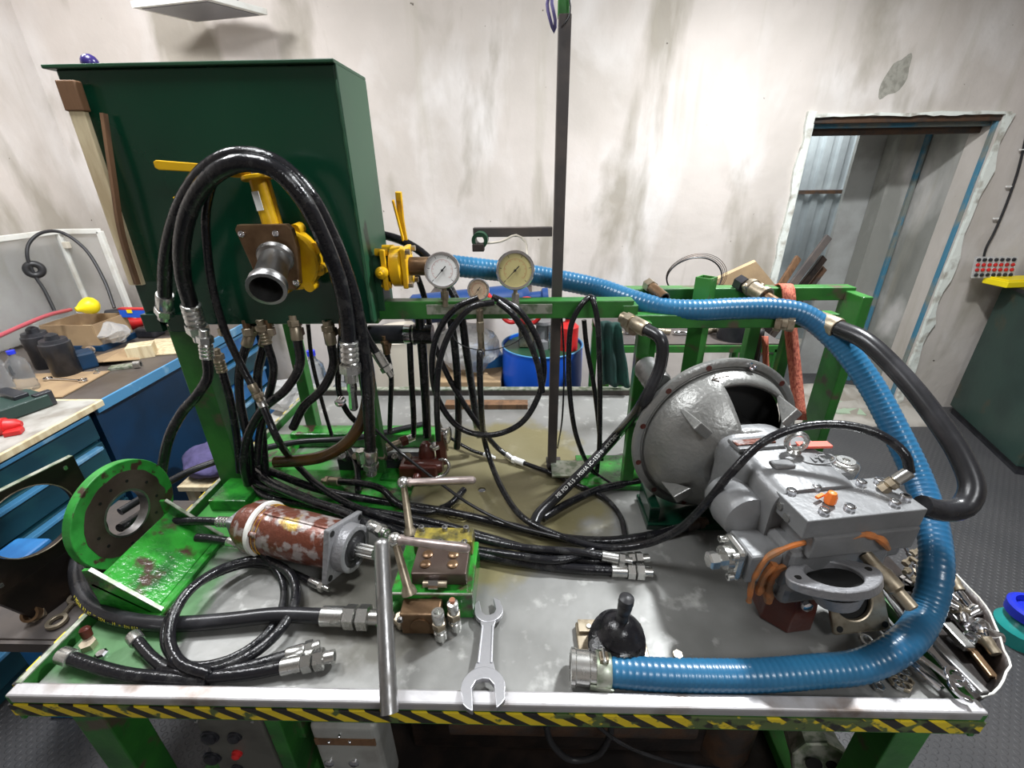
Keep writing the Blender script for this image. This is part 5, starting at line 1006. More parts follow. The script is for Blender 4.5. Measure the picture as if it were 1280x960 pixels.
hose('middle black hose in the bundle, shining with oil', [(318, 590, 'z', .84), (360, 612, 'z', .85), (430, 640, 'z', .812), (500, 662, 'z', .812), (570, 682, 'z', .812), (640, 694, 'z', .83), (700, 700, 'z', .83), (742, 688, 'z', .83)], .011, group=LG)
hose('black hose with yellow specks ending in a bright ferrule above the motor flange', [(312, 585, 'z', .87), (345, 608, 'z', .88), (385, 625, 'z', .89), (430, 640, 'z', .895), (462, 656, 'z', .90)], .0125, e1='F', group=LG, key='speck')
hose('grey-sheened hose crossing from the green disc under the tank', [(150, 640, 'z', .87), (195, 612, 'z', .87), (240, 588, 'z', .87), (300, 568, 'z', .87), (370, 553, 'z', .87), (440, 548, 'z', .87), (530, 530, 'z', .86)], .0115, 'rubber_grey', group=LG)
hose('thin shiny steel-braided line crossing to the right over the bundle', [(468, 536, 'y', 1.2), (500, 565, 'z', .93), (545, 600, 'z', .87), (590, 632, 'z', .85), (640, 656, 'z', .845), (700, 672, 'z', .86)], .0048, 'rubber_grey')
hose('thin black hose under the relief valve with a white sleeve joint', [(545, 520, 'y', 1.3), (560, 545, 'z', .84), (590, 563, 'z', .81), (605, 568, 'z', .81)], .0065, e1='S', em='gasket')
hose('thin black hose from the white sleeve running to the right past the post foot', [(655, 579, 'z', .81), (690, 592, 'z', .81), (730, 610, 'z', .808), (755, 622, 'z', .808), (775, 645, 'z', .806), (782, 672, 'z', .806)], .0085, e0='S', em='gasket')
hose('black hose bending at the left of the rear T lever', [(425, 602, 'z', .83), (450, 604, 'z', .85), (478, 612, 'z', .85), (495, 628, 'z', .83), (530, 640, 'z', .815), (560, 632, 'z', .81), (580, 612, 'z', .81)], .011, e0='S', em='oldzinc')
hose('short black hose rising behind the base plate left of the relief valve', [(435, 560, 'z', .87), (446, 585, 'z', .85), (448, 615, 'z', .82)], .0105)
# --- left foreground hoses
hose('thick black hose with yellow print sweeping round the green bracket', [(118, 650, 'z', .80+.05), (100, 690, 'z', .845), (97, 725, 'z', .835), (112, 755, 'z', .825), (150, 773, 'z', .818), (210, 780, 'z', .818), (280, 776, 'z', .818), (345, 769, 'z', .822), (403, 770, 'z', .825)], .0175, 'rubber_grey', e1='D', key='yel', n=16)
hose_text('yel', "= MSHA  R2 AT  '''  2SN  -  19  =  EN 853  - ", .011, .30, 'yellowink', ang=-.85, track=1.1)
CG = 'hose coil on the sheet at front left'
hose('coiled hose at front left, outer turn from the motor elbow', [(318, 682, 'z', .87), (335, 700, 'z', .84), (352, 725, 'z', .812), (352, 760, 'z', .81), (330, 795, 'z', .81), (290, 822, 'z', .81), (240, 832, 'z', .81), (210, 815, 'z', .812), (206, 785, 'z', .825), (225, 750, 'z', .85), (262, 722, 'z', .835), (310, 706, 'z', .815), (355, 712, 'z', .812), (388, 726, 'z', .812)], .0085, e0='S', e1='S', group=CG)
hose('coiled hose at front left ending in a dark ferrule near the green foot', [(172, 802, 'z', .825), (190, 822, 'z', .82), (215, 838, 'z', .815), (265, 838, 'z', .815), (315, 818, 'z', .82), (352, 785, 'z', .825), (370, 745, 'z', .825), (360, 715, 'z', .83), (320, 700, 'z', .835), (275, 712, 'z', .85), (235, 740, 'z', .86), (215, 775, 'z', .85), (213, 805, 'z', .835), (228, 830, 'z', .83), (262, 842, 'z', .825)], .0115, e0='C', group=CG)
hose('black hose ending in the upper bright fitting by the front rim', [(215, 825, 'z', .83), (245, 840, 'z', .812), (300, 836, 'z', .812), (345, 824, 'z', .812), (358, 820, 'z', .812)], .0125, e1='F', group=CG)
hose('black hose ending in the double hex fitting nearest the front rim', [(200, 838, 'z', .812), (250, 846, 'z', .812), (310, 842, 'z', .812), (352, 834, 'z', .815)], .0135, e1='D', group=CG)
hose('black hose with open ferrule lying in the front left corner', [(90, 823, 'z', .82), (120, 833, 'z', .816), (160, 843, 'z', .812), (210, 848, 'z', .810), (260, 852, 'z', .808)], .0135, e0='C')
hose('upper black supply hose of the rusty motor', [(218, 652, 'z', .88), (245, 651, 'z', .88), (272, 652, 'z', .88)], .0115, e1='R')
hose('lower black supply hose of the rusty motor', [(246, 672, 'z', .86), (268, 674, 'z', .86), (286, 677, 'z', .86)], .0115, e1='F')
for L_, lb in (([(150, 660, 'z', .90), (180, 640, 'z', .88), (210, 610, 'z', .86)], 'black hose seen through the green disc, upper'), ([(165, 690, 'z', .85), (185, 655, 'z', .84), (200, 625, 'z', .84)], 'black hose seen through the green disc, lower')): hose(lb, L_, .012)

# ================================================================== REAR FRAME ITEMS
acc = thing('black_cylinder', 'black horizontal cylinder with chrome band slung under the rear rail beside the tank', 'cylinder', (-.38, 1.36, 1.3))
a, c = P(462, 418, y=1.37), P(541, 418, y=1.37)
MB().cyl(a, a.lerp(c, .62), .030, n=28).build('barrel', G['blackpl'], acc); MB().cyl(a.lerp(c, .56), a.lerp(c, .66), .0315, n=28).build('chrome_band', G['chrome'], acc); MB().cyl(a.lerp(c, .66), c, .031, n=28).build('end_section', G['rubber'], acc); MB().cyl(a.lerp(c, .7), a.lerp(c, .72), .0345, n=28).build('clamp', G['zinc'], acc)
MB().cyl(P(487, 428, y=1.36), P(484, 442, y=1.355), .008).build('outlet', G['brownsteel'], acc)
# row of rusty fittings under the tank
rf = thing('fitting_row', 'row of rusty pipe fittings along the underside of the tank', 'fittings', (-.75, 1.2, 1.35))
for u in (278, 308, 330, 336, 372, 414, 428):
    q = P(u, 408, y=1.21); MB().cyl(q+V((0, 0, .02)), q-V((0, 0, .02)), .0095).build('nipple', G['brownsteel'], rf); MB().hexa(q-V((0, 0, .005)), q-V((0, 0, .026)), .015).build('hex_nut', G['rustbits'] if u in (372, 414) else G['oldzinc'], rf, bevel=.001)
# couplings on the right rails
def stub(u, v, y, label, big=0):
    q = P(u, v, y=y); t = thing('rail_coupling', label, 'coupling', q-V((0, 0, .02)), 'couplings on the right-hand rail'); d = V((.35, -1, -.25)).normalized()
    if big:
        MB().lathe(q-d*.05, d, [(0, .022), (.01, .026), (.02, .026), (.022, .022), (.06, .022), (.062, .027), (.075, .027)], 22).build('union', G['oldzinc'], t)
        MB().shell(q+d*.025, d, [(0, .022), (0, .015), (.045, .015), (.045, .011), (0, .011)], 22).build('nipple', G['brownsteel'], t)
        MB().hexa(q-d*.075+V((-.012, 0, 0)), q-d*.045+V((-.012, 0, 0)), .024).build('hex_nut', G['blackpl'], t)
        for s_ in (-1, 1): MB().sphere(q-d*.03+V((.024*s_, 0, .006)), .010, 10).build('cam_ear', G['oldzinc'], t)
    else:
        MB().shell(q-d*.05, d, [(0, .011), (0, .016), (.085, .016), (.085, .0125), (0, .0125)], 22).build('nipple', G['brownsteel'], t); MB().hexa(q-d*.06, q-d*.035, .02).build('hex_nut', G['oldzinc'], t)
stub(823, 366, 1.33, 'short brown pipe nipple lying across the right rail near the square post')
stub(950, 366, 1.33, 'cam-lock hose coupling with protruding nipple on the right rail above the blue hose', 1)
# elbow fitting at start of the lettered hose / big hose nuts
q = P(796, 410, y=1.2); t = thing('elbow_fitting', 'steel union elbow bolted to the right frame above the lettered hose', 'fitting', q)
MB().lathe(q+V((-.02, .05, 0)), (.35, -1, 0), [(0, .018), (.03, .018), (.03, .023), (.05, .023)], 20).build('union', G['oldzinc'], t)
q = P(1000, 405, y=1.24); t = thing('union_fitting', 'chain of hex unions joining the thick black hose to the right rail', 'fitting', q)
hb0 = P(1024, 407, y=1.215); hb1 = P(968, 402, y=1.26); dd = (hb1-hb0).normalized(); LL = (hb1-hb0).length
for k, (t0, t1, r_, hx2) in enumerate(((.55, .7, .026, 1), (.7, .85, .022, 0), (.85, 1.0, .028, 1))): (MB().hexa if hx2 else MB().cyl)(hb0+dd*LL*t0, hb0+dd*LL*t1, r_).build('hex_nut' if hx2 else 'sleeve', G['oldzinc'], t, bevel=.001)
# red lifting strap
def ribbon(L, wd, th_, side):
    c = spline(pts(L), .03); side = V(side).normalized(); mb = MB(); n = len(c); vs = []
    for p in c: vs += [p-side*wd/2, p+side*wd/2]
    mb.add(vs, [(2*i, 2*i+1, 2*i+3, 2*i+2) for i in range(n-1)]); return mb
st = thing('lifting_strap', 'faded red webbing strap hanging over the right rail down behind the pump', 'strap', P(985, 372, y=1.36))
ribbon([(970, 360, 'y', 1.43), (980, 356, 'y', 1.40), (985, 362, 'y', 1.355), (987, 400, 'y', 1.34), (993, 460, 'y', 1.30), (1000, 525, 'y', 1.24)], .038, .004, (1, 0, 0)).build('front_strand', G['redstrap'], st, solid=.004)
ribbon([(956, 420, 'y', 1.42), (957, 455, 'y', 1.42), (960, 490, 'y', 1.40)], .02, .004, (1, 0, 0)).build('rear_strand', G['redstrap'], st, solid=.004)
# things on/behind the right frame
hc = MB()
c = P(868, 346, y=1.66); cw = thing('wire_coil', 'loose coil of thin dark wire standing behind the right rail', 'wire', c-V((0, 0, .1)))
for k in range(4):
    MB().tube([c+V(((.098+.004*k)*math.cos(a)+.006*k, .01*k+.01*math.sin(a*2), (.068+.003*k)*math.sin(a))) for a in [2*PI*j/40 for j in range(40)]], .0011 if k else .0028, 6, close=True).build('turn', G['rubber_dull'] if k == 0 else G['rustbits'], cw)
c0, c1, c2, c3 = pts([(872, 375, 'y', 1.85), (890, 352, 'y', 1.85), (945, 327, 'y', 1.87), (985, 375, 'y', 1.85)])
tag(MB().prism([c0, c1, c2, c3], (0, .02, .004)).build('cardboard_sheet', G['cardboard'], smooth=0, loc=c0), 'brown cardboard sheet with a pointed top leaning behind the right rail', 'cardboard')
# rear rack table with clutter under the right frame
rt = thing('rear_rack', 'bright green angle-iron rack behind the right frame carrying grey oddments', 'rack', (.75, 2.2, 0))
zt = .98
for y, z in ((2.05, zt), (2.45, zt), (2.05, .45)): MB().box((.80, y, z), (.84, .035, .035)).build('rail', G['green'], rt, smooth=0, bevel=.002)
for x in (.40, 1.20):
    for y in (2.05, 2.45): MB().box((x, y, zt/2), (.035, .035, zt)).build('leg', G['green'], rt, smooth=0, bevel=.002)
MB().box((.80, 2.25, zt+.02), (.84, .42, .01)).build('shelf_board', G['postgrey'], rt, smooth=0)
MB().bar((.42, 2.04, .9), (.62, 2.04, .45), .03, .01, (0, -1, 0)).build('brace', G['green'], rt, smooth=0); MB().bar((1.18, 2.04, .95), (1.0, 2.04, .45), .03, .01, (0, -1, 0)).build('brace', G['green'], rt, smooth=0)
random.seed(3)
for k in range(9):
    x = .46+.08*k; q = V((x, 2.16+.03*math.sin(k*2.3), zt+.026))
    a_ = random.uniform(-.5, .5); d = V((math.cos(a_), math.sin(a_)*.5, 0)); r_ = random.uniform(.010, .018)
    tag(MB().lathe(q+V((0, 0, r_)), d, [(-.035, r_*.7), (-.03, r_), (.0, r_), (.004, r_*.8), (.03, r_*.8), (.032, 0)], 12).build('pipe_piece', G['chrome' if k % 3 else 'oldzinc'], loc=q), ['leftmost', 'second from the left', 'third from the left', 'fourth from the left', 'middle', 'fourth from the right', 'third from the right', 'second from the right', 'rightmost'][k]+' of the small metal pipe pieces on the green rear rack', 'pipe piece', 'metal oddments on the rear rack')
q = P(918, 425, y=2.1); t = thing('black_pot', 'black cylindrical pot standing on the rack behind the bell housing', 'pot', (q.x, 2.12, zt+.025)); MB().lathe((q.x, 2.12, zt+.025), (0, 0, 1), [(0, .075), (.09, .08), (.1, .08), (.1, .07), (.02, .07), (.02, 0)], 28).build('pot', G['blackpl'], t)
# hanging black cloth
def cloth(L0, L1, nz, amp, nm, m, label, cat, seed=0, thick=.006):
    a, b_ = pts(L0), pts(L1); nx = 14; vs = []
    for i in range(nz+1):
        for j in range(nx+1):
            p = a[0].lerp(a[1], j/nx).lerp(b_[0].lerp(b_[1], j/nx), i/nz)
            p += V((.3*amp*mn.noise(p*9+V((seed, 0, 0))), amp*.8*math.sin(j*.9+seed+1.4*i/nz)*(.3+.7*i/nz)+amp*.6*mn.noise(p*12+V((seed, 4, 0))), 0)); vs.append(p)
    w_ = nx+1; o = MB().add(vs, [(i*w_+j, i*w_+j+1, (i+1)*w_+j+1, (i+1)*w_+j) for i in range(nz) for j in range(nx)]).build(nm, G[m], smooth=80, solid=thick, loc=a[0]); return tag(o, label, cat)
cloth([(935, 412, 'y', 1.46), (955, 412, 'y', 1.46)], [(928, 470, 'y', 1.46), (948, 466, 'y', 1.46)], 8, .012, 'black_rag', 'rubber_dull', 'black rag hanging between the right rail and the bell housing', 'rag', 2)
cloth([(752, 402, 'y', 1.9), (776, 404, 'y', 1.9)], [(756, 482, 'y', 1.9), (788, 484, 'y', 1.9)], 12, .02, 'green_jacket', 'greencloth', 'dark green work jacket hanging behind the frame post right of the blue drum', 'jacket', 5, .012)
# blue drum and clutter on it
DCx = .11; DY = 2.62; DR = .245; DZt = .80
dr = thing('oil_drum', 'blue steel oil drum standing behind the bench', 'drum', (DCx, DY, 0))
MB().lathe((DCx, DY, 0), (0, 0, 1), [(0, DR-.005), (.005, DR+.004), (.015, DR)]+[(z_, DR+(.005 if k % 2 else 0)) for k, z_ in enumerate((.05, .08, .11, .14, .26, .28, .30, .32, .34, .48, .5, .52, .54, .56))]+[(DZt-.03, DR), (DZt-.012, DR), (DZt, DR+.005), (DZt, DR-.006), (DZt-.02, DR-.008), (DZt-.02, 0)], 48).build('shell', G['drumblue'], dr)
plab(MB().ring((DCx, DY, DZt), (0, 0, 1), DR, .005, 48, 6).build('rim_ring', G['lightblue'], dr), 'paler blue top ring')
plab(MB().cyl((DCx, DY, DZt-.019), (DCx, DY, DZt-.014), DR-.012, n=40).build('lid', G['greencloth'] if 0 else G['tank_side'], dr), 'green lid')
pu = thing('drum_pump', 'grubby grey and rusty hand pump parts sitting on the blue drum', 'pump', (DCx-.04, DY-.05, DZt-.014))
MB().box((DCx-.10, DY, DZt+.08), (.09, .1, .18)).build('body', G['oldzinc'], pu, smooth=0, bevel=.01); MB().lathe((DCx+.0, DY-.02, DZt-.014), (0, 0, 1), [(0, .06), (.05, .06), (.06, .04), (.14, .04), (.15, .06), (.17, .06)], 24).build('base', G['castgrey'], pu); MB().cyl((DCx+.05, DY-.06, DZt-.01), (DCx+.05, DY-.06, DZt+.14), .02).build('tube', G['zinc'], pu)
tt = thing('red_canister', 'small red canister on the blue drum behind the looped hoses', 'canister', (DCx+.15, DY-.05, DZt)); MB().lathe((DCx+.15, DY-.05, DZt-.014), (0, 0, 1), [(0, .06), (.14, .062), (.16, .04), (.17, .02), (.19, .02)], 24).build('body', G['red'], tt); MB().cyl((DCx+.15, DY-.05, DZt+.174), (DCx+.15, DY-.05, DZt+.2), .024).build('cap', G['blackpl'], tt)
# blue horizontal barrel with red ring handles behind the gauges
a, c = P(508, 388, y=2.5), P(672, 372, y=2.5); tb = thing('blue_tank', 'blue horizontal air tank with red loop handles behind the gauges', 'tank', a.lerp(c, .5)-V((0, 0, .1)))
d = (c-a).normalized(); LL = (c-a).length
MB().lathe(a, d, [(0, .02), (.02, .06), (.05, .085), (LL-.08, .085), (LL-.05, .06), (LL-.04, .035), (LL+.02, .035), (LL+.03, .05), (LL+.06, .05)], 36).build('shell', mat('navy_enamel', (.012, .045, .16), .4), tb)
MB().lathe(a-d*.03, d, [(0, .04), (.02, .06), (.05, .06), (.055, .03)], 28).build('end_wheel', G['castgrey'], tb)
for u, v, r_ in ((605, 372, .045), (638, 388, .05), (660, 385, .07)):
    q = P(u+0, v+4, y=2.38); MB().ring(q, (.35, 1, .1), r_, .012, 28, 8).build('loop_handle', G['orangeplug'] if 0 else G['red'], tb)
for x in (a.x+.1, c.x-.05): MB().bar((x, 2.56, a.z), (x, 3.0, a.z), .05, .04).build('stand_arm', G['postgrey'], tb, smooth=0); MB().box((x, 3.0, .6), (.05, .05, 1.2)).build('stand_leg', G['postgrey'], tb, smooth=0)
# white ribbed barrel
q = P(498, 455, y=2.45); wbz = .93
wbr = thing('white_barrel', 'dirty white ribbed plastic barrel behind the bench, left of the blue drum', 'barrel', (q.x, 2.6, 0))
MB().lathe((q.x, 2.6, 0), (0, 0, 1), [(.0+.035*k, .19+(.006 if k % 2 else 0)) for k in range(26)]+[(.9, .17), (.91, .1), (.91, 0)], 40).build('shell', G['cream'], wbr)
q = P(612, 455, y=2.45)
# crumpled white bag and blue box low between
tag(MB().box((q.x-.05, 2.75, .35), (.2, .2, .7), .3).build('blue_box', G['blue'], smooth=0, bevel=.01, loc=(q.x-.05, 2.75, 0)), 'blue painted crate standing left of the blue drum', 'crate')
mb = MB().sphere((-.34, 2.6, .78), .17, 26, (1.1, .8, .9)); mb.v = [p+V([.03*mn.noise(p*12+V((k*9, 0, 0))) for k in range(3)]) for p in mb.v]
tag(mb.build('plastic_bag', G['film'], smooth=0, loc=(-.34, 2.6, .62)), 'crumpled white plastic bag behind the bench right of the white barrel', 'bag')
tag(MB().box((-.34, 2.6, .31), (.4, .3, .62)).build('wooden_crate', G['cardboard'], smooth=0, bevel=.006, loc=(-.34, 2.6, 0)), 'brown crate carrying the crumpled plastic bag', 'crate')
# clear bottles with blue caps seen under the tank
BT = 'clear water bottles with blue caps under the tank'
def bottle(x, y, z, h, r, label, group=None, cap='bluecap', tilt=(0, 0, 1)):
    t = thing('water_bottle', label, 'bottle', (x, y, z), group); d = V(tilt).normalized()
    pr = [(0, r*.9)]+[(h*(.04+.06*k), r*(1 if k % 2 else .93)) for k in range(11)]+[(h*.76, r*.85), (h*.86, r*.35), (h*.93, r*.3)]
    MB().lathe((x, y, z), d, pr, 24).build('body', G['clear'], t); MB().cyl(V((x, y, z))+d*h*.92, V((x, y, z))+d*h*1.0, r*.38).build('cap', G[cap], t)
ct = thing('low_table', 'low white-topped table behind the bench carrying clear bottles', 'table', (-1.22, 2.45, 0))
MB().box((-1.22, 2.45, .49), (.5, .55, .02)).build('top', G['benchwhite'], ct, smooth=0)
for x in (-1.44, -1.0):
    for y in (2.22, 2.68): MB().box((x, y, .24), (.04, .04, .48)).build('leg', G['blackpl'], ct, smooth=0)
bottle(-1.20, 2.35, .50, .36, .06, 'large clear bottle with blue cap on the low table, left one', BT)
bottle(-1.05, 2.42, .50, .36, .06, 'large clear bottle with blue cap on the low table, right one', BT)
bottle(-1.14, 2.25, .50, .3, .055, 'clear bottle lying tilted between the two standing bottles', BT, tilt=(.6, 0, .8))
mb = MB().sphere((-1.36, 2.3, .60), .11, 22, (1.1, .8, .9)); mb.v = [p+V([.03*mn.noise(p*14+V((k*9, 0, 3))) for k in range(3)]) for p in mb.v]
tag(mb.build('plastic_bag', G['film'], smooth=0, loc=(-1.36, 2.3, .5)), 'crumpled clear plastic bag on the low table beside the green leg', 'bag')

# ================================================================== LEFT WORKBENCHES
lb = thing('workbench', 'long workbench along left wall with brown top and bright blue front edge', 'workbench', (-2.45, 2.45, 0))
MB().box((-2.46, 2.47, .838), (1.12, 1.5, .024)).build('top', G['benchtop'], lb, smooth=0)
plab(MB().box((-1.895, 2.47, .83), (.012, 1.5, .05)).build('front_edge', G['lightblue'], lb, smooth=0, bevel=.002), 'bright blue front edge')
MB().box((-1.97, 2.04, .41), (.02, .62, .80)).build('front_panel', G['darkblue'], lb, smooth=0)
for y in (1.75, 3.15): MB().box((-2.45, y, .41), (1.05, .03, .82)).build('side_panel', G['darkblue'], lb, smooth=0)
pd = thing('drawer_unit', 'blue drawer pedestal under the far end of the long workbench', 'drawers', (-2.2, 2.72, 0))
MB().box((-2.22, 2.72, .41), (.5, .72, .81)).build('carcass', G['darkblue'], pd, smooth=0)
for k in range(5):
    z = .72-.155*k; dwr = MB().box((-1.955, 2.72, z), (.03, .69, .14)).build('drawer', G['blue'] if k % 2 == 0 else G['teal'], pd, smooth=0, bevel=.004)
    MB().box((-1.93, 2.72, z+.055), (.03, .66, .018)).build('handle', G['lightblue'], dwr, smooth=0, bevel=.003)
nb_ = thing('tool_cabinet', 'near teal tool cabinet with worn white top and light blue drawer pulls', 'cabinet', (-2.4, 1.15, 0))
MB().box((-2.4, 1.14, .865), (1.1, 1.14, .02)).build('top', G['benchwhite'], nb_, smooth=0, bevel=.003)
plab(MB().box((-1.848, 1.14, .862), (.016, 1.15, .026)).box((-2.4, 1.715, .862), (1.1, .016, .026)).build('wooden_edging', G['wood'], nb_, smooth=0, bevel=.002), 'worn wooden edging strip')
MB().box((-2.42, 1.14, .43), (1.0, 1.1, .84)).build('carcass', G['teal'], nb_, smooth=0)
for col in range(2):
    for k in range(5):
        z = .77-.155*k; y = 1.42-.56*col; dwr = MB().box((-1.905, y, z), (.03, .52, .14)).build('drawer', G['teal'], nb_, smooth=0, bevel=.004)
        MB().box((-1.88, y, z+.055), (.035, .46, .016)).build('handle', G['lightblue'], dwr, smooth=0, bevel=.003)
# blue upright machine column seen through the dark plate
cl = thing('blue_column', 'blue steel machine column seen through the hole of the dark plate', 'machine', (-1.62, 1.0, 0))
MB().box((-1.62, 1.02, .34), (.12, .16, .68)).build('column', G['blue'], cl, smooth=0, bevel=.01); MB().box((-1.62, 1.02, .02), (.16, .2, .04)).build('foot', G['blue'], cl, smooth=0, bevel=.005)
MB().box((-1.55, .93, .62), (.05, .05, .03)).build('lug', G['lightblue'], cl, smooth=0, bevel=.004)
# splash guard in the corner
gt_ = 1.45; y2 = 2.93; xA = -2.955
sg = thing('splash_guard', 'white-framed clear splash guard standing in the corner on the long workbench', 'screen', (-2.9, 2.8, .85))
for a, c in (((xA, 2.0, gt_), (xA, y2, gt_)), ((xA, y2, .86), (xA, y2, gt_)), ((xA, y2, gt_), (-2.68, y2, gt_)), ((-2.68, y2, .86), (-2.68, y2, gt_))): MB().bar(a, c, .03, .03).build('frame_bar', G['white'], sg, smooth=0, bevel=.003)
MB().box((-2.815, y2+.005, 1.155), (.26, .004, .56)).build('pane', mat('cloudy_acrylic', (.85, .86, .85), .25, trans=.85, ior=1.1), sg, smooth=0)
MB().box((-2.955, 2.45, 1.155), (.004, .92, .56)).build('pane', bpy.data.materials['cloudy_acrylic'], sg, smooth=0)
MB().box((-2.91, y2-.02, 1.37), (.03, .03, .04)).build('switch', G['cream'], sg, smooth=0, bevel=.004)
q = P(43, 337, x=-2.85); t = thing('rubber_ring', 'black rubber ring threaded on a cable in front of the splash guard', 'ring', q-V((0, 0, .04)))
MB().ring(q, (1, -1.0, .1), .032, .019, 28, 12).build('ring', G['rubber_dull'], t)
hose('black cable arching over the splash guard down to the workbench', [(68, 388, 'x', -2.80), (55, 362, 'x', -2.83), (44, 345, 'x', -2.85), (34, 320, 'x', -2.85), (37, 303, 'x', -2.84), (52, 291, 'x', -2.8), (75, 290, 'x', -2.72), (105, 310, 'x', -2.62), (130, 350, 'x', -2.52), (143, 385, 'x', -2.45)], .009, 'rubber_dull', name='cable', cat='cable')
hose('pinkish red hose running from the yellow float to the left', [(88, 387, 'x', -2.6), (60, 394, 'x', -2.55), (30, 406, 'x', -2.5), (-10, 424, 'x', -2.45)], .010, 'pinkhose', name='air_hose')
q = P(100, 384, x=-2.58); t = thing('yellow_float', 'bright yellow pear-shaped float resting in the cardboard box', 'float', q-V((0, 0, .05)))
MB().lathe(q+V((.03, .03, 0)), P(86, 388, x=-2.6)-q, [(-.05, .0), (-.045, .02), (-.03, .04), (-.01, .05), (.01, .047), (.035, .035), (.055, .018), (.07, .012), (.072, 0)], 24).build('float', G['yellowpl'], t)
ZB = .85
def box_at(u, v, z, size, rot, name, m, label, cat, **k):
    q = P(u, v, z=z); return tag(MB().box(q+V((0, 0, size[2]/2)), size, rot).build(name, G[m], smooth=0, bevel=k.get('bevel', .003), loc=q), label, cat)
# open cardboard box
q = P(92, 425, z=ZB); t = thing('cardboard_box', 'open brown cardboard box under the yellow float', 'box', (-2.62, 2.55, ZB))
bx_, by_ = -2.58, 2.50
for dx, dy, sx, sy in ((0, -.12, .3, .006), (0, .12, .3, .006), (-.15, 0, .006, .24), (.15, 0, .006, .24)): MB().box((bx_+dx, by_+dy, ZB+.095), (sx, sy, .12)).build('side', G['cardboard'], t, smooth=0)
MB().box((bx_, by_, ZB+.037), (.3, .24, .005)).build('bottom', G['cardboard'], t, smooth=0)
MB().box((bx_+.02, by_-.03, ZB+.08), (.12, .1, .07)).build('packet', G['wood'], t, smooth=0, bevel=.003)
tag(MB().box((bx_, by_, ZB+.017), (.34, .26, .034)).build('blue_tray', G['darkblue'], smooth=0, bevel=.003, loc=(bx_, by_, ZB)), 'dark blue tray under the cardboard box', 'tray')
def canister(u, v, h, r, label):
    q = P(u, v, z=ZB); t = thing('black_canister', label, 'canister', q)
    MB().lathe(q, (0, 0, 1), [(0, r*.95), (.005, r), (h*.55, r), (h*.58, r*1.06), (h*.9, r*1.06), (h*.92, r*.95), (h, r*.9)], 26).build('body', G['blackpl'], t); MB().lathe(q+V((0, 0, h)), (0, 0, 1), [(0, r*.5), (.02, r*.45), (.03, r*.2)], 16).build('lid', G['blackpl'], t)
canister(86, 468, .19, .058, 'front black plastic canister on the long workbench'); canister(62, 458, .19, .055, 'rear black plastic canister behind the front one on the workbench')
bottle(*P(8, 500, z=ZB), .28, .05, 'large clear bottle with blue cap at the left edge on the workbench'); bottle(*P(38, 488, z=ZB), .2, .04, 'smaller clear bottle beside the black canisters')
mb = MB().sphere(P(138, 416, z=.93), .085, 20, (1.2, 1, .8)); mb.v = [p+V([.03*mn.noise(p*16+V((k*9, 0, 1))) for k in range(3)]) for p in mb.v]
tag(mb.build('plastic_bag', G['film'], smooth=0, loc=P(138, 425, z=ZB)), 'crumpled clear bag of parts in the middle of the workbench', 'bag')
box_at(180, 445, ZB, (.12, .1, .07), .5, 'wooden_box', 'wood', 'small pale wooden box near the blue bench edge', 'box')
q = P(150, 448, z=ZB+.002); tag(MB().add([q+V((-.16, -.08, 0)), q+V((.02, -.12, .03)), q+V((.13, -.02, .004)), q+V((-.02, .10, .035)), q+V((-.16, .06, .0))], [(0, 1, 2, 3, 4)]).build('cardboard_flap', G['cardboard'], smooth=0, solid=.004, loc=q), 'torn bent cardboard piece between the canisters and wooden box', 'cardboard')
q = P(205, 435, z=ZB+.002); tag(MB().box(q+V((0, .02, .004)), (.26, .3, .006), .2).build('cardboard_flat', G['wood'], smooth=0, loc=q), 'flat yellowish board under the small wooden box', 'board')
q = P(60, 482, z=ZB+.002); tag(MB().box(q+V((0, .0, .003)), (.36, .3, .005), .1).build('cardboard_flat', G['cardboard'], smooth=0, loc=q), 'flat cardboard under the black canisters', 'cardboard')
spanner('ring_spanner', P(104, 476, z=ZB+.012), P(60, 474, z=ZB+.012), .018, 'pale ring spanner lying in front of the black canisters', m='chrome', w_=.006)
q = P(160, 460, z=ZB); t = thing('metal_bracket', 'small pale metal bracket with holes on the workbench', 'bracket', q)
MB().lathe(q+V((.04, 0, .018)), (1, .3, 0), [(0, .02), (.03, .02), (.03, .012), (0, .012)], 16).build('bush', G['zinc'], t); MB().box(q+V((-.02, 0, .008)), (.12, .05, .016), .4).build('plate', G['edge'], t, smooth=0, bevel=.003)
q = P(122, 468, z=ZB); tag(MB().lathe(q, (0, 0, 1), [(0, .016), (.01, .016), (.012, .01), (.03, .008)], 6).build('small_nut', G['chrome'], loc=q), 'small shiny nut on the workbench near the blue edge', 'nut')
q = P(112, 442, z=ZB); tag(MB().lathe(q+V((0, 0, .025)), (1, -.6, 0), [(-.03, .02), (.03, .025), (.03, .018), (0, .018), (0, 0)], 16).build('steel_bush', G['chrome'], loc=q), 'shiny steel bush right beside the front canister', 'bush')
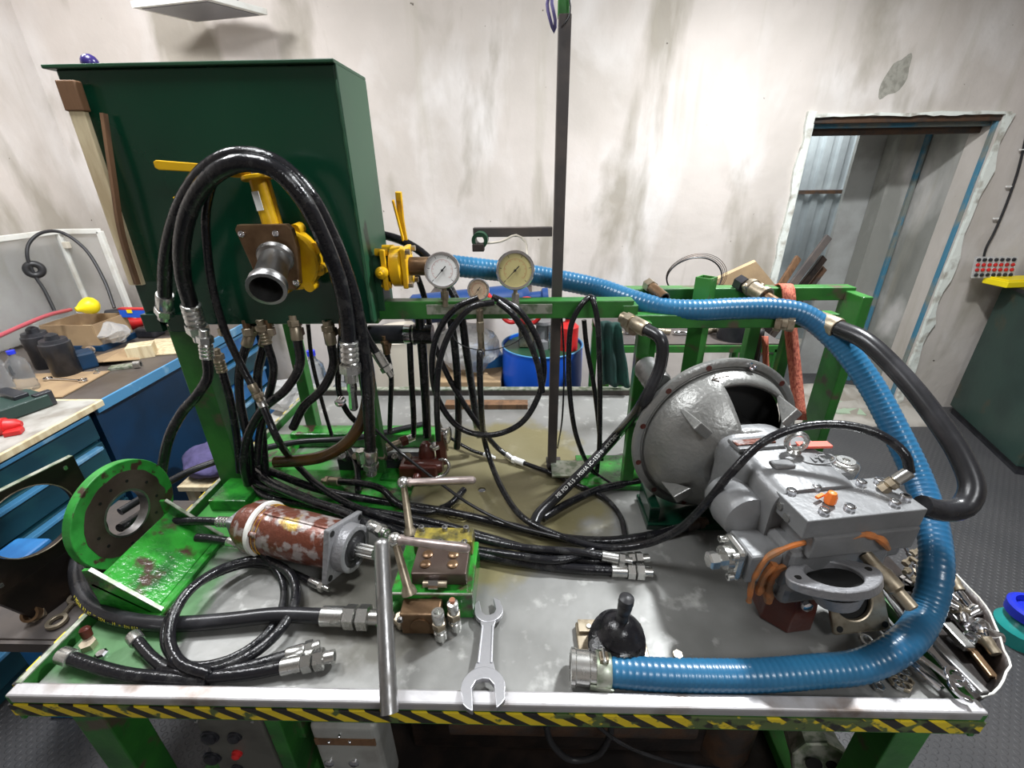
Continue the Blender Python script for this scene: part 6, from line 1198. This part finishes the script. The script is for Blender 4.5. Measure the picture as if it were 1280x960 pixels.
# red grinder, drill, spirit level
q = P(160, 405, z=ZB+.05); t = thing('red_grinder', 'red hand grinder lying at the back of the workbench', 'power tool', q-V((0, 0, .05)))
MB().lathe(q, (1, .2, .1), [(-.1, .03), (-.06, .045), (.02, .042), (.05, .03), (.12, .026), (.13, .01)], 18).build('body', G['red'], t); MB().lathe(q+V((-.13, 0, -.0)), (1, .2, .1), [(-.04, .02), (0, .04), (.04, .035)], 16).build('head', G['blackpl'], t)
q = P(150, 392, z=ZB+.12); t = thing('black_drill', 'black cordless tool lying on the clutter under the tank corner', 'power tool', q-V((0, 0, .1)))
MB().lathe(q, (1, .3, 0), [(-.08, .012), (-.07, .03), (.03, .034), (.06, .02), (.1, .015)], 16).build('body', G['blackpl'], t); MB().bar(q+V((0, 0, -.02)), q+V((-.02, 0, -.11)), .035, .03, (0, 1, 0)).build('grip', G['blackpl'], t, smooth=0, bevel=.006)
a, c = P(150, 387, y=2.6), P(206, 388, y=2.6); t = thing('spirit_level', 'dark blue box level with red top edge lying behind the red grinder', 'level', (a+c)/2-V((0, 0, .04)))
MB().bar(a-V((0, 0, .02)), c-V((0, 0, .02)), .03, .05).build('body', G['drumblue'], t, smooth=0, bevel=.003); MB().bar(a+V((0, 0, .008)), c+V((0, 0, .008)), .032, .008).build('red_edge', G['red'], t, smooth=0)
for f_ in (.25, .85): MB().box(a.lerp(c, f_)+V((0, -.017, -.005)), (.03, .004, .02)).build('yellow_vial', G['yellowpl'], t, smooth=0)
for k, (u, v, m, lb_) in enumerate(((190, 412, 'blackpl', 'dark box of oddments behind the wooden box'), (205, 405, 'zinc', 'grey metal lump under the tank corner on the workbench'), (125, 402, 'rustbits', 'rusty brown lump behind the plastic bag'), (105, 452, 'darkblue', 'dark blue small case behind the front canister'))): box_at(u, v+8, ZB, (.12, .1, .06+.01*k), .3*k, 'oddment_box', m, lb_, 'box', bevel=.012)
# on the near cabinet: dark box and red clamp
q = P(22, 518, z=.875); t = thing('dark_case', 'olive grey tool case with black ends on the near cabinet', 'case', q)
MB().box(q+V((-.03, 0, .03)), (.16, .22, .055), -.35).build('case', G['greenbox'], t, smooth=0, bevel=.006); MB().box(q+V((.06, .07, .035)), (.03, .06, .065), -.35).build('end_clip', G['blackpl'], t, smooth=0, bevel=.004); MB().box(q+V((-.06, .06, .065)), (.16, .05, .02), -.35).build('lid_rail', G['blackpl'], t, smooth=0, bevel=.004)
q = P(12, 532, z=.90); t = thing('red_torch', 'red metal torch-shaped tool at the left edge on the near cabinet', 'tool', q-V((0, 0, .025)))
MB().lathe(q+V((-.08, -.04, 0)), (1, .5, 0), [(0, .028), (.06, .03), (.062, .034), (.08, .034), (.082, .028), (.11, .022), (.125, .01)], 20).build('barrel', G['red'], t); MB().box(q+V((.03, -.02, -.015)), (.05, .04, .02), .5).build('clip', G['red'], t, smooth=0, bevel=.004)
# cloth and boxes behind the disc
t = thing('wooden_trolley', 'low pale wooden stand beneath the purple rag behind the green disc', 'stand', (-1.56, 2.0, 0))
MB().box((-1.56, 2.0, .30), (.44, .34, .03)).build('board', G['wood'], t, smooth=0, bevel=.003)
for x in (-1.74, -1.38):
    for y in (1.87, 2.13): MB().box((x, y, .14), (.04, .04, .29)).build('leg', G['wood'], t, smooth=0)
t = thing('yellow_lid_box', 'small cream box with a yellow lid beside the purple rag', 'box', (-1.36, 1.9, .32))
MB().box((-1.40, 1.92, .375), (.16, .14, .1), .5).build('box', G['cream'], t, smooth=0, bevel=.004); MB().box((-1.40, 1.92, .435), (.18, .16, .02), .5).build('lid', G['wood'] if 0 else G['yellow'], t, smooth=0, bevel=.003)
mb = MB().sphere((-1.62, 1.99, .38), .16, 30, (1.25, .9, .5)); mb.v = [V((p.x+.03*mn.noise(p*9), p.y+.03*mn.noise(p*9+V((5, 0, 0))), max(.318, p.z+.05*mn.noise(p*11+V((9, 0, 0)))))) for p in mb.v]
tag(mb.build('purple_rag', G['purple'], smooth=80, loc=(-1.62, 1.99, .32)), 'crumpled purple-grey rag behind the green disc', 'rag')

# ================================================================== RIGHT SIDE
A0, A1 = V((3.33, 3.22, 0)), V((3.05, 2.40, 0)); dA = (A1-A0).normalized(); nA = V((-dA.y, dA.x, 0)); nA = nA if nA.x > 0 else -nA
gc = thing('green_cabinet', 'dark green steel cabinet with rust patches against the right of the back wall', 'cabinet', (3.5, 2.8, 0))
ang = math.atan2(dA.y, dA.x); ctr = (A0+A1)/2+nA*.3
MB().box((ctr.x, ctr.y, .53), ((A1-A0).length, .6, .94), ang).build('carcass', G['greenbox'], gc, smooth=0, bevel=.004)
MB().box((ctr.x, ctr.y, 1.01), ((A1-A0).length+.04, .64, .025), ang).build('top', G['blackpl'], gc, smooth=0, bevel=.003)
MB().box((ctr.x, ctr.y, .03), ((A1-A0).length-.02, .56, .06), ang).build('plinth', G['blackpl'], gc, smooth=0)
q = P(1252, 357, z=1.024); t = thing('yellow_case', 'bright yellow flat plastic case on the green cabinet', 'case', q+V((.1, 0, 0)))
MB().box(q+V((.10, .02, .02)), (.3, .16, .04), .1).build('case', G['yellowpl'], t, smooth=0, bevel=.005); MB().box(q+V((.10, .02, .044)), (.26, .12, .008), .1).build('raised_lid', G['yellowpl'], t, smooth=0, bevel=.002)
q = P(1245, 340, y=3.2); t = thing('blister_tray', 'clear tray of small dark red caps leaning on the wall above the green cabinet', 'tray', q-V((0, 0, .06)))
TU = V((1, 0, 0)); TV = V((-.1, .12, .95)).normalized(); tc_ = P(1243, 334, y=3.17)
MB().add([tc_-TU*.14-TV*.07, tc_+TU*.14-TV*.07, tc_+TU*.14+TV*.07, tc_-TU*.14+TV*.07], [(0, 1, 2, 3)]).build('sheet', G['film'], t, smooth=0, solid=.004)
nT = TU.cross(TV); nT = nT if nT.y < 0 else -nT
for i in range(7):
    for j in range(4):
        q = tc_+TU*(-.115+.038*i)+TV*(-.05+.033*j); MB().lathe(q+nT*.002, nT, [(0, .012), (.008, .011), (.011, .006), (.012, 0)], 10).build('cap', G['red'] if (i*3+j) % 3 else G['blackpl'], t)
t = hose('thin dark cable pinned to the wall right of the doorway', [(1284, 165, 'y', 3.285), (1272, 215, 'y', 3.285), (1256, 260, 'y', 3.285), (1243, 290, 'y', 3.285), (1232, 312, 'y', 3.285), (1228, 335, 'y', 3.285)], .007, 'rubber_dull', name='cable', cat='cable')
for u, v in ((1279, 187), (1262, 233), (1246, 273)): q = P(u-1, v, y=3.28); MB().box(q, (.03, .012, .006)).build('cable_clip', G['gasket'], t, smooth=0)
# rods leaning in the doorway
RG = 'steel angle bars leaning in the doorway'
for k, (L_, m, lb_) in enumerate(((((968, 385), (1036, 296)), 'postgrey', 'longest dark steel bar leaning in the doorway'), (((975, 392), (1030, 322)), 'blackplate', 'shorter black bar under the longest one in the doorway'), (((980, 400), (1030, 335)), 'rustbits', 'rusty bar lowest of the bundle in the doorway'), (((966, 372), (998, 322)), 'brownwood', 'brown wooden bar nearest the left door jamb'))):
    b_ = P(*L_[1], y=3.0+.05*k); a = P(*L_[0], y=2.85+.05*k); d = (a-b_).normalized(); f_ = (b_.z-.02)/(-d.z) if 1 else 1
    bot = b_+d*f_; tag(MB().bar(bot, b_, .045, .02, (0, 1, 0)).build('steel_bar', G[m], smooth=0, bevel=.002, loc=bot), lb_, 'bar', RG)
tag(MB().box(P(1030, 508, z=.03), (.5, .22, .02), -.2).build('green_mat', G['tank_side'] if 0 else mat('pale_green_board', (.35, .45, .32), .7), smooth=0, loc=P(1030, 508, z=.02)), 'pale green board on the floor by the doorway', 'board')
# blue plastic cap thing at right edge: a bottle standing on the floor
q = P(1290, 765, z=.15); bq = V((q.x, q.y, 0)); t = thing('blue_jug', 'low teal pot with a bright blue cap standing at the right edge of the floor', 'jug', bq)
MB().lathe(bq, (0, 0, 1), [(0, .075), (.07, .085), (.11, .06), (.12, .045)], 28).build('body', mat('teal_plastic', (.02, .3, .28), .3), t); MB().lathe(bq+V((0, 0, .12)), (0, 0, 1), [(0, .06), (.01, .075), (.05, .078), (.06, .068), (.06, .055), (.03, .055), (.03, 0)], 28).build('cap', G['bluecap'], t)

# ================================================================== TOOL TRAY at the right rim
TZ = .775
tr = thing('tool_tray', 'crinkled sheet metal tray full of tools fixed outside the right rim', 'tray', (1.0, .72, TZ-.02))
edge_px = [(1196, 718), (1212, 735), (1232, 757), (1247, 785), (1256, 812), (1262, 832), (1255, 850), (1240, 866), (1228, 872)]
ed = [P(u, v, z=.815) for u, v in edge_px]; ed = spline(ed, .02); ed = [p+V((.004*mn.noise(p*40), .004*mn.noise(p*40+V((5, 0, 0))), 0)) for p in ed]
inn = [V((X1+.003, p.y, TZ)) for p in ed]; n = len(ed)
flo = [V((max(X1+.004, p.x-.02), p.y, TZ)) for p in ed]
MB().add(inn+flo, [(i, i+1, n+i+1, n+i) for i in range(n-1)]).build('floor', G['blackplate'], tr, smooth=0, solid=.003)
MB().add(flo+ed, [(i, i+1, n+i+1, n+i) for i in range(n-1)]).build('wall', G['blackplate'], tr, smooth=60, solid=.002)
plab(MB().tube(ed, .0022, 6).build('bright_edge', G['white'], tr), 'bright worn tray edge')
back = P(1150, 640, z=TZ)
MB().box((X1+.07, .98, TZ-.002), (.13, .28, .004)).build('rear_floor', G['blackplate'], tr, smooth=0)
# spanners along the right rim
SG = 'spanners and bars piled along the right rim'
def sp2(u0, v0, u1, v1, z, rr, label, m='chrome', w_=.007, op=False): return spanner('spanner', P(u0, v0, z=z+.012), P(u1, v1, z=z), rr, label, m=m, group=SG, cat='spanner', w_=w_, open_b=op)
sp2(1150, 800, 1193, 847, .835, .019, 'chrome ring spanner, second from the front corner of the right rim', w_=.009)
sp2(1128, 806, 1203, 862, .832, .02, 'chrome combination spanner with open jaw nearest the front right corner', op=True, w_=.009)
sp2(1108, 722, 1158, 782, .83, .016, 'slim chrome spanner under the blue hose bend, right-hand one')
sp2(1095, 728, 1140, 792, .825, .016, 'slim chrome spanner under the blue hose bend, left-hand one', 'steel')
sp2(1052, 772, 1082, 802, .815, .014, 'small spanner beside the corner flange plate', 'zinc', .005)
for k, (u0, v0, u1, v1, z, r_, m, lb_) in enumerate(((1155, 792, 1232, 868, .84, .009, 'steel', 'long square steel bar lying along the right rim'), (1120, 812, 1178, 862, .82, .008, 'chrome', 'short bright rod nearest the front rim'), (1182, 780, 1212, 812, .80, .012, 'zinc', 'grey forged spanner shank in the tray'), (1190, 765, 1222, 800, .795, .011, 'chrome', 'bright forged lever in the tray'), (1205, 800, 1243, 848, .79, .008, 'brownsteel', 'brown square rod in the tray corner'), (1150, 700, 1172, 742, .80, .009, 'steel', 'dark rod behind the blue hose'), (1083, 760, 1112, 790, .82, .010, 'chrome', 'bright rod end beside the flange plate'), (1104, 735, 1148, 800, .812, .007, 'steel', 'grey rod under the blue hose bend'))):
    a, c = P(u0, v0, z=z), P(u1, v1, z=z); tag(MB().bar(a, c, r_*2, r_*1.3).build('steel_rod', G[m], smooth=0, bevel=.003, loc=a), lb_, 'rod', SG)
# sockets in the tray
random.seed(11); SCK = 'bright sockets in the tool tray'
spots = [(1195, 732), (1205, 750), (1188, 742), (1215, 765), (1200, 762), (1224, 782), (1212, 780), (1232, 790), (1238, 808), (1220, 800), (1205, 775), (1190, 756), (1228, 800), (1240, 795)]
adj = ['nearest the rear end', 'second from the rear end', 'tucked beside the blue hose', 'in the upper middle', 'left of the upper middle', 'in the middle', 'left of the middle', 'right of the middle by the edge', 'large, nearest the outer edge', 'low and left in the heap', 'half under the others at left', 'closest to the blue hose', 'between the middle and the edge', 'highest by the outer edge']
for k, (u, v) in enumerate(spots):
    q = P(u, v, z=.80+.006*(k % 3)); a_ = random.uniform(0, PI); d = V((math.cos(a_), math.sin(a_), random.uniform(-.2, .5))).normalized(); r_ = random.uniform(.010, .0155); L_ = random.uniform(.028, .04)
    tag(MB().lathe(q-d*L_/2, d, [(0, 0), (.0, r_*.6), (.0, r_*.85), (.003, r_*.9), (L_*.5, r_*.9), (L_*.6, r_), (L_, r_), (L_, r_*.72), (L_*.6, r_*.66), (L_*.6, 0)], 16).build('socket', G['chrome' if k % 4 else 'oldzinc'], smooth=40, loc=q-V((0, 0, r_))), 'bright socket in the tool tray, '+adj[k], 'socket', SCK)
a = [P(u, v, z=.79) for u, v in ((1184, 745), (1192, 770), (1215, 792), (1245, 805), (1254, 806))]; tag(ribbon(a, .02, .004, (.3, .3, .9)).build('brown_strip', G['brownsteel'], solid=.003, loc=a[0]), 'bent rusty brown strip dividing the tray', 'strip')
# small nuts heap by front rim and chain behind
for k, (u, v) in enumerate(((1118, 853), (1126, 848), (1134, 853), (1123, 858), (1131, 860), (1098, 860), (1116, 842), (1130, 842))):
    q = P(u, v, z=ZT+.004); MBn = MB().holed([q+V((x, y, 0)) for x, y in circpts(6, .011)], [q+V((x, y, 0)) for x, y in circpts(6, .006)], (0, 0, .008)); tag(MBn.build('hex_nut', G['zinc' if k % 2 else 'oldzinc'], smooth=0, bevel=.001, loc=q), 'small loose steel nut in the cluster behind the front right rim' if k != 5 else 'lone steel nut left of the nut cluster by the front rim', 'nut', 'loose nuts by the front right rim')
for k in range(16):
    u = 1136+(k % 4)*8+3*math.sin(k*3); v = 690+(k//4)*12; q = P(u, v, z=.815+.01*(k % 2))
    tag(MB().lathe(q, (math.sin(k*2.1), math.cos(k*1.3), .3), [(-.012, .009), (-.002, .009), (0, .006), (.016, .006)], 6).build('small_bolt', G['oldzinc' if k % 3 else 'chrome'], loc=q-V((0, 0, .01))), 'small bolt in the dark heap between pump and blue hose', 'bolt', 'heap of small bolts behind the blue hose')
tag(MB().box((X1-.03, .98, ZT+.007), (.17, .30, .012)).build('dark_mat', G['blackpl'], smooth=0, loc=(X1-.03, .98, ZT)), 'dark oily board under the bolt heap at the right rim', 'board')

# ================================================================== UNDER THE BENCH
cb = thing('control_panel', 'grey control panel with dark round push-buttons under the left front rim', 'control panel', (-.655, .60, .5))
a, c = P(240, 895, y=.575), P(322, 895, y=.575)
cx_ = (a.x+c.x)/2; cw_ = c.x-a.x; ztop = a.z+.0
MB().box((cx_, .61, ztop-.16), (cw_, .07, .32)).build('housing', G['panelgrey'], cb, smooth=0, bevel=.004)
MB().box((cx_+cw_/2+.02, .63, ztop-.15), (.035, .1, .34)).build('green_bracket', G['green'], cb, smooth=0, bevel=.003)
def px_on(u, v): return P(u, v, y=.575)
for u, v, r_, m in ((263, 920, .019, 'blackpl'), (294, 920, .0145, 'blackpl'), (266, 946, .019, 'blackpl'), (297, 941, .011, 'red'), (297, 959, .012, 'blackpl')):
    q = px_on(u, v); MB().lathe(q, (0, -1, 0), [(0, r_*1.1), (.004, r_*1.1), (.005, r_*.9), (.01, r_*.85), (.013, r_*.5), (.0135, 0)], 24).build('push_button', G[m], cb)
for u, v in ((246, 901), (316, 901)): q = px_on(u, v); MB().cyl(q, q-V((0, .003, 0)), .004).build('screw', G['zinc'], cb)
jb = thing('junction_box', 'grey cast junction box with rounded corners under the bench front', 'box', (-.36, .60, .5))
a, c = P(384, 908, y=.575), P(469, 908, y=.575); cx_ = (a.x+c.x)/2; cw_ = c.x-a.x
MB().box((cx_, .615, a.z-.15), (cw_, .08, .3)).build('housing', G['boxgrey'], jb, smooth=0, bevel=.014, seg=4)
plab(MB().box((cx_, .574, a.z-.055), (cw_-.015, .004, .022)).build('brown_band', G['brownwood'], jb, smooth=0), 'dark brown band')
for u, v, r_ in ((425, 918, .004), (412, 953, .012), (443, 953, .012), (412, 925, .004), (438, 925, .004)): q = px_on(u, v); MB().lathe(q+V((0, .002, 0)), (0, -1, 0), [(0, r_), (.006, r_), (.009, r_*.6), (.009, 0)], 18).build('screw', G['chrome'], jb)
ut = thing('reservoir', 'dark brown grimy reservoir block under the bench', 'tank', (0, 1.1, .106))
MB().box((.1, 1.15, .33), (.9, .7, .44)).build('shell', G['blackplate'], ut, smooth=0, bevel=.01)
MB().cyl((-.2, .78, .42), (.45, .78, .42), .09, n=28).build('motor', G['rustbits'], ut)
MB().lathe((.62, .85, .106), (0, 0, 1), [(0, .09), (.3, .09), (.34, .06), (.42, .06)], 24).build('filter', G['rustbits'], ut)
ub = thing('flange_pump', 'pale corroded flanged pump body hanging under the right front of the bench', 'pump', P(1020, 945, y=.66)-V((0, 0, .1)))
q = P(1024, 948, y=.66); fd = V((-.25, -1, .25)).normalized()
MB().lathe(q, fd, [(-.12, .06), (-.02, .065), (0, .07), (.02, .072), (.022, .066)], 9).build('body', G['edge'], ub, smooth=0, bevel=.008)
for dx, dz, r_ in ((-.025, .012, .019), (.018, .012, .013), (.0, -.03, .013)): MB().cyl(q+fd*.0215+V((dx, 0, dz)), q+fd*.024+V((dx, 0, dz)), r_, n=20).build('port', G['black'], ub)
hose('thin grey cable sagging under the bench front', [(744, 905, 'y', .62), (770, 925, 'y', .62), (800, 940, 'y', .62), (850, 955, 'y', .62), (900, 962, 'y', .62)], .0045, 'rubber_grey', name='cable', cat='cable')
hose('dark hose loop hanging under the bench middle', [(682, 905, 'y', .66), (690, 930, 'y', .66), (715, 950, 'y', .66), (745, 945, 'y', .66), (762, 920, 'y', .66), (764, 905, 'y', .66)], .008, 'rubber_dull')
# ================================================================== FLOODLIGHT on the wall
LA, LB_, LC = P(165, 10, z=2.56), P(245, 28, z=2.56), P(335, 19, z=2.56)
LD = LA+(LC-LB_); fl = thing('ceiling_lamp', 'grey square lamp housing hung above the tank', 'lamp', (LA+LC)/2)
cen = (LA+LC)/2
MB().prism([LA, LB_, LC, LD], (0, 0, .03)).build('frame', G['white'], fl, smooth=0, bevel=.003)
MB().prism([cen+(p-cen)*.86-V((0, 0, .003)) for p in (LA, LB_, LC, LD)], (0, 0, .003)).build('glass', mat('unlit_diffuser', (.2, .2, .22), .3), fl, smooth=0)
MB().prism([cen+(p-cen)*.6+V((0, 0, .03)) for p in (LA, LB_, LC, LD)], (0, 0, .05)).build('housing', G['castgrey'], fl, smooth=0, bevel=.006)
MB().cyl(cen+V((0, 0, .08)), V((cen.x, cen.y, 3.2)), .012).build('rod', G['postgrey'], fl)
q = P(694, 10, y=1.32); hose('dark cord looped around the top of the steel post', [(688, -12, 'y', 1.31), (684, 5, 'y', 1.305), (687, 22, 'y', 1.30), (693, 40, 'y', 1.31), (694, 25, 'y', 1.30), (690, 5, 'y', 1.3), (690, -12, 'y', 1.31)], .0038, 'purple', name='cord', cat='cord')
hose('dark cord at the right of the top of the steel post', [(710, -14, 'y', 1.315), (713, 8, 'y', 1.31), (711, 22, 'y', 1.31), (705, 30, 'y', 1.31)], .002, 'rubber_dull', name='cord', cat='cord')
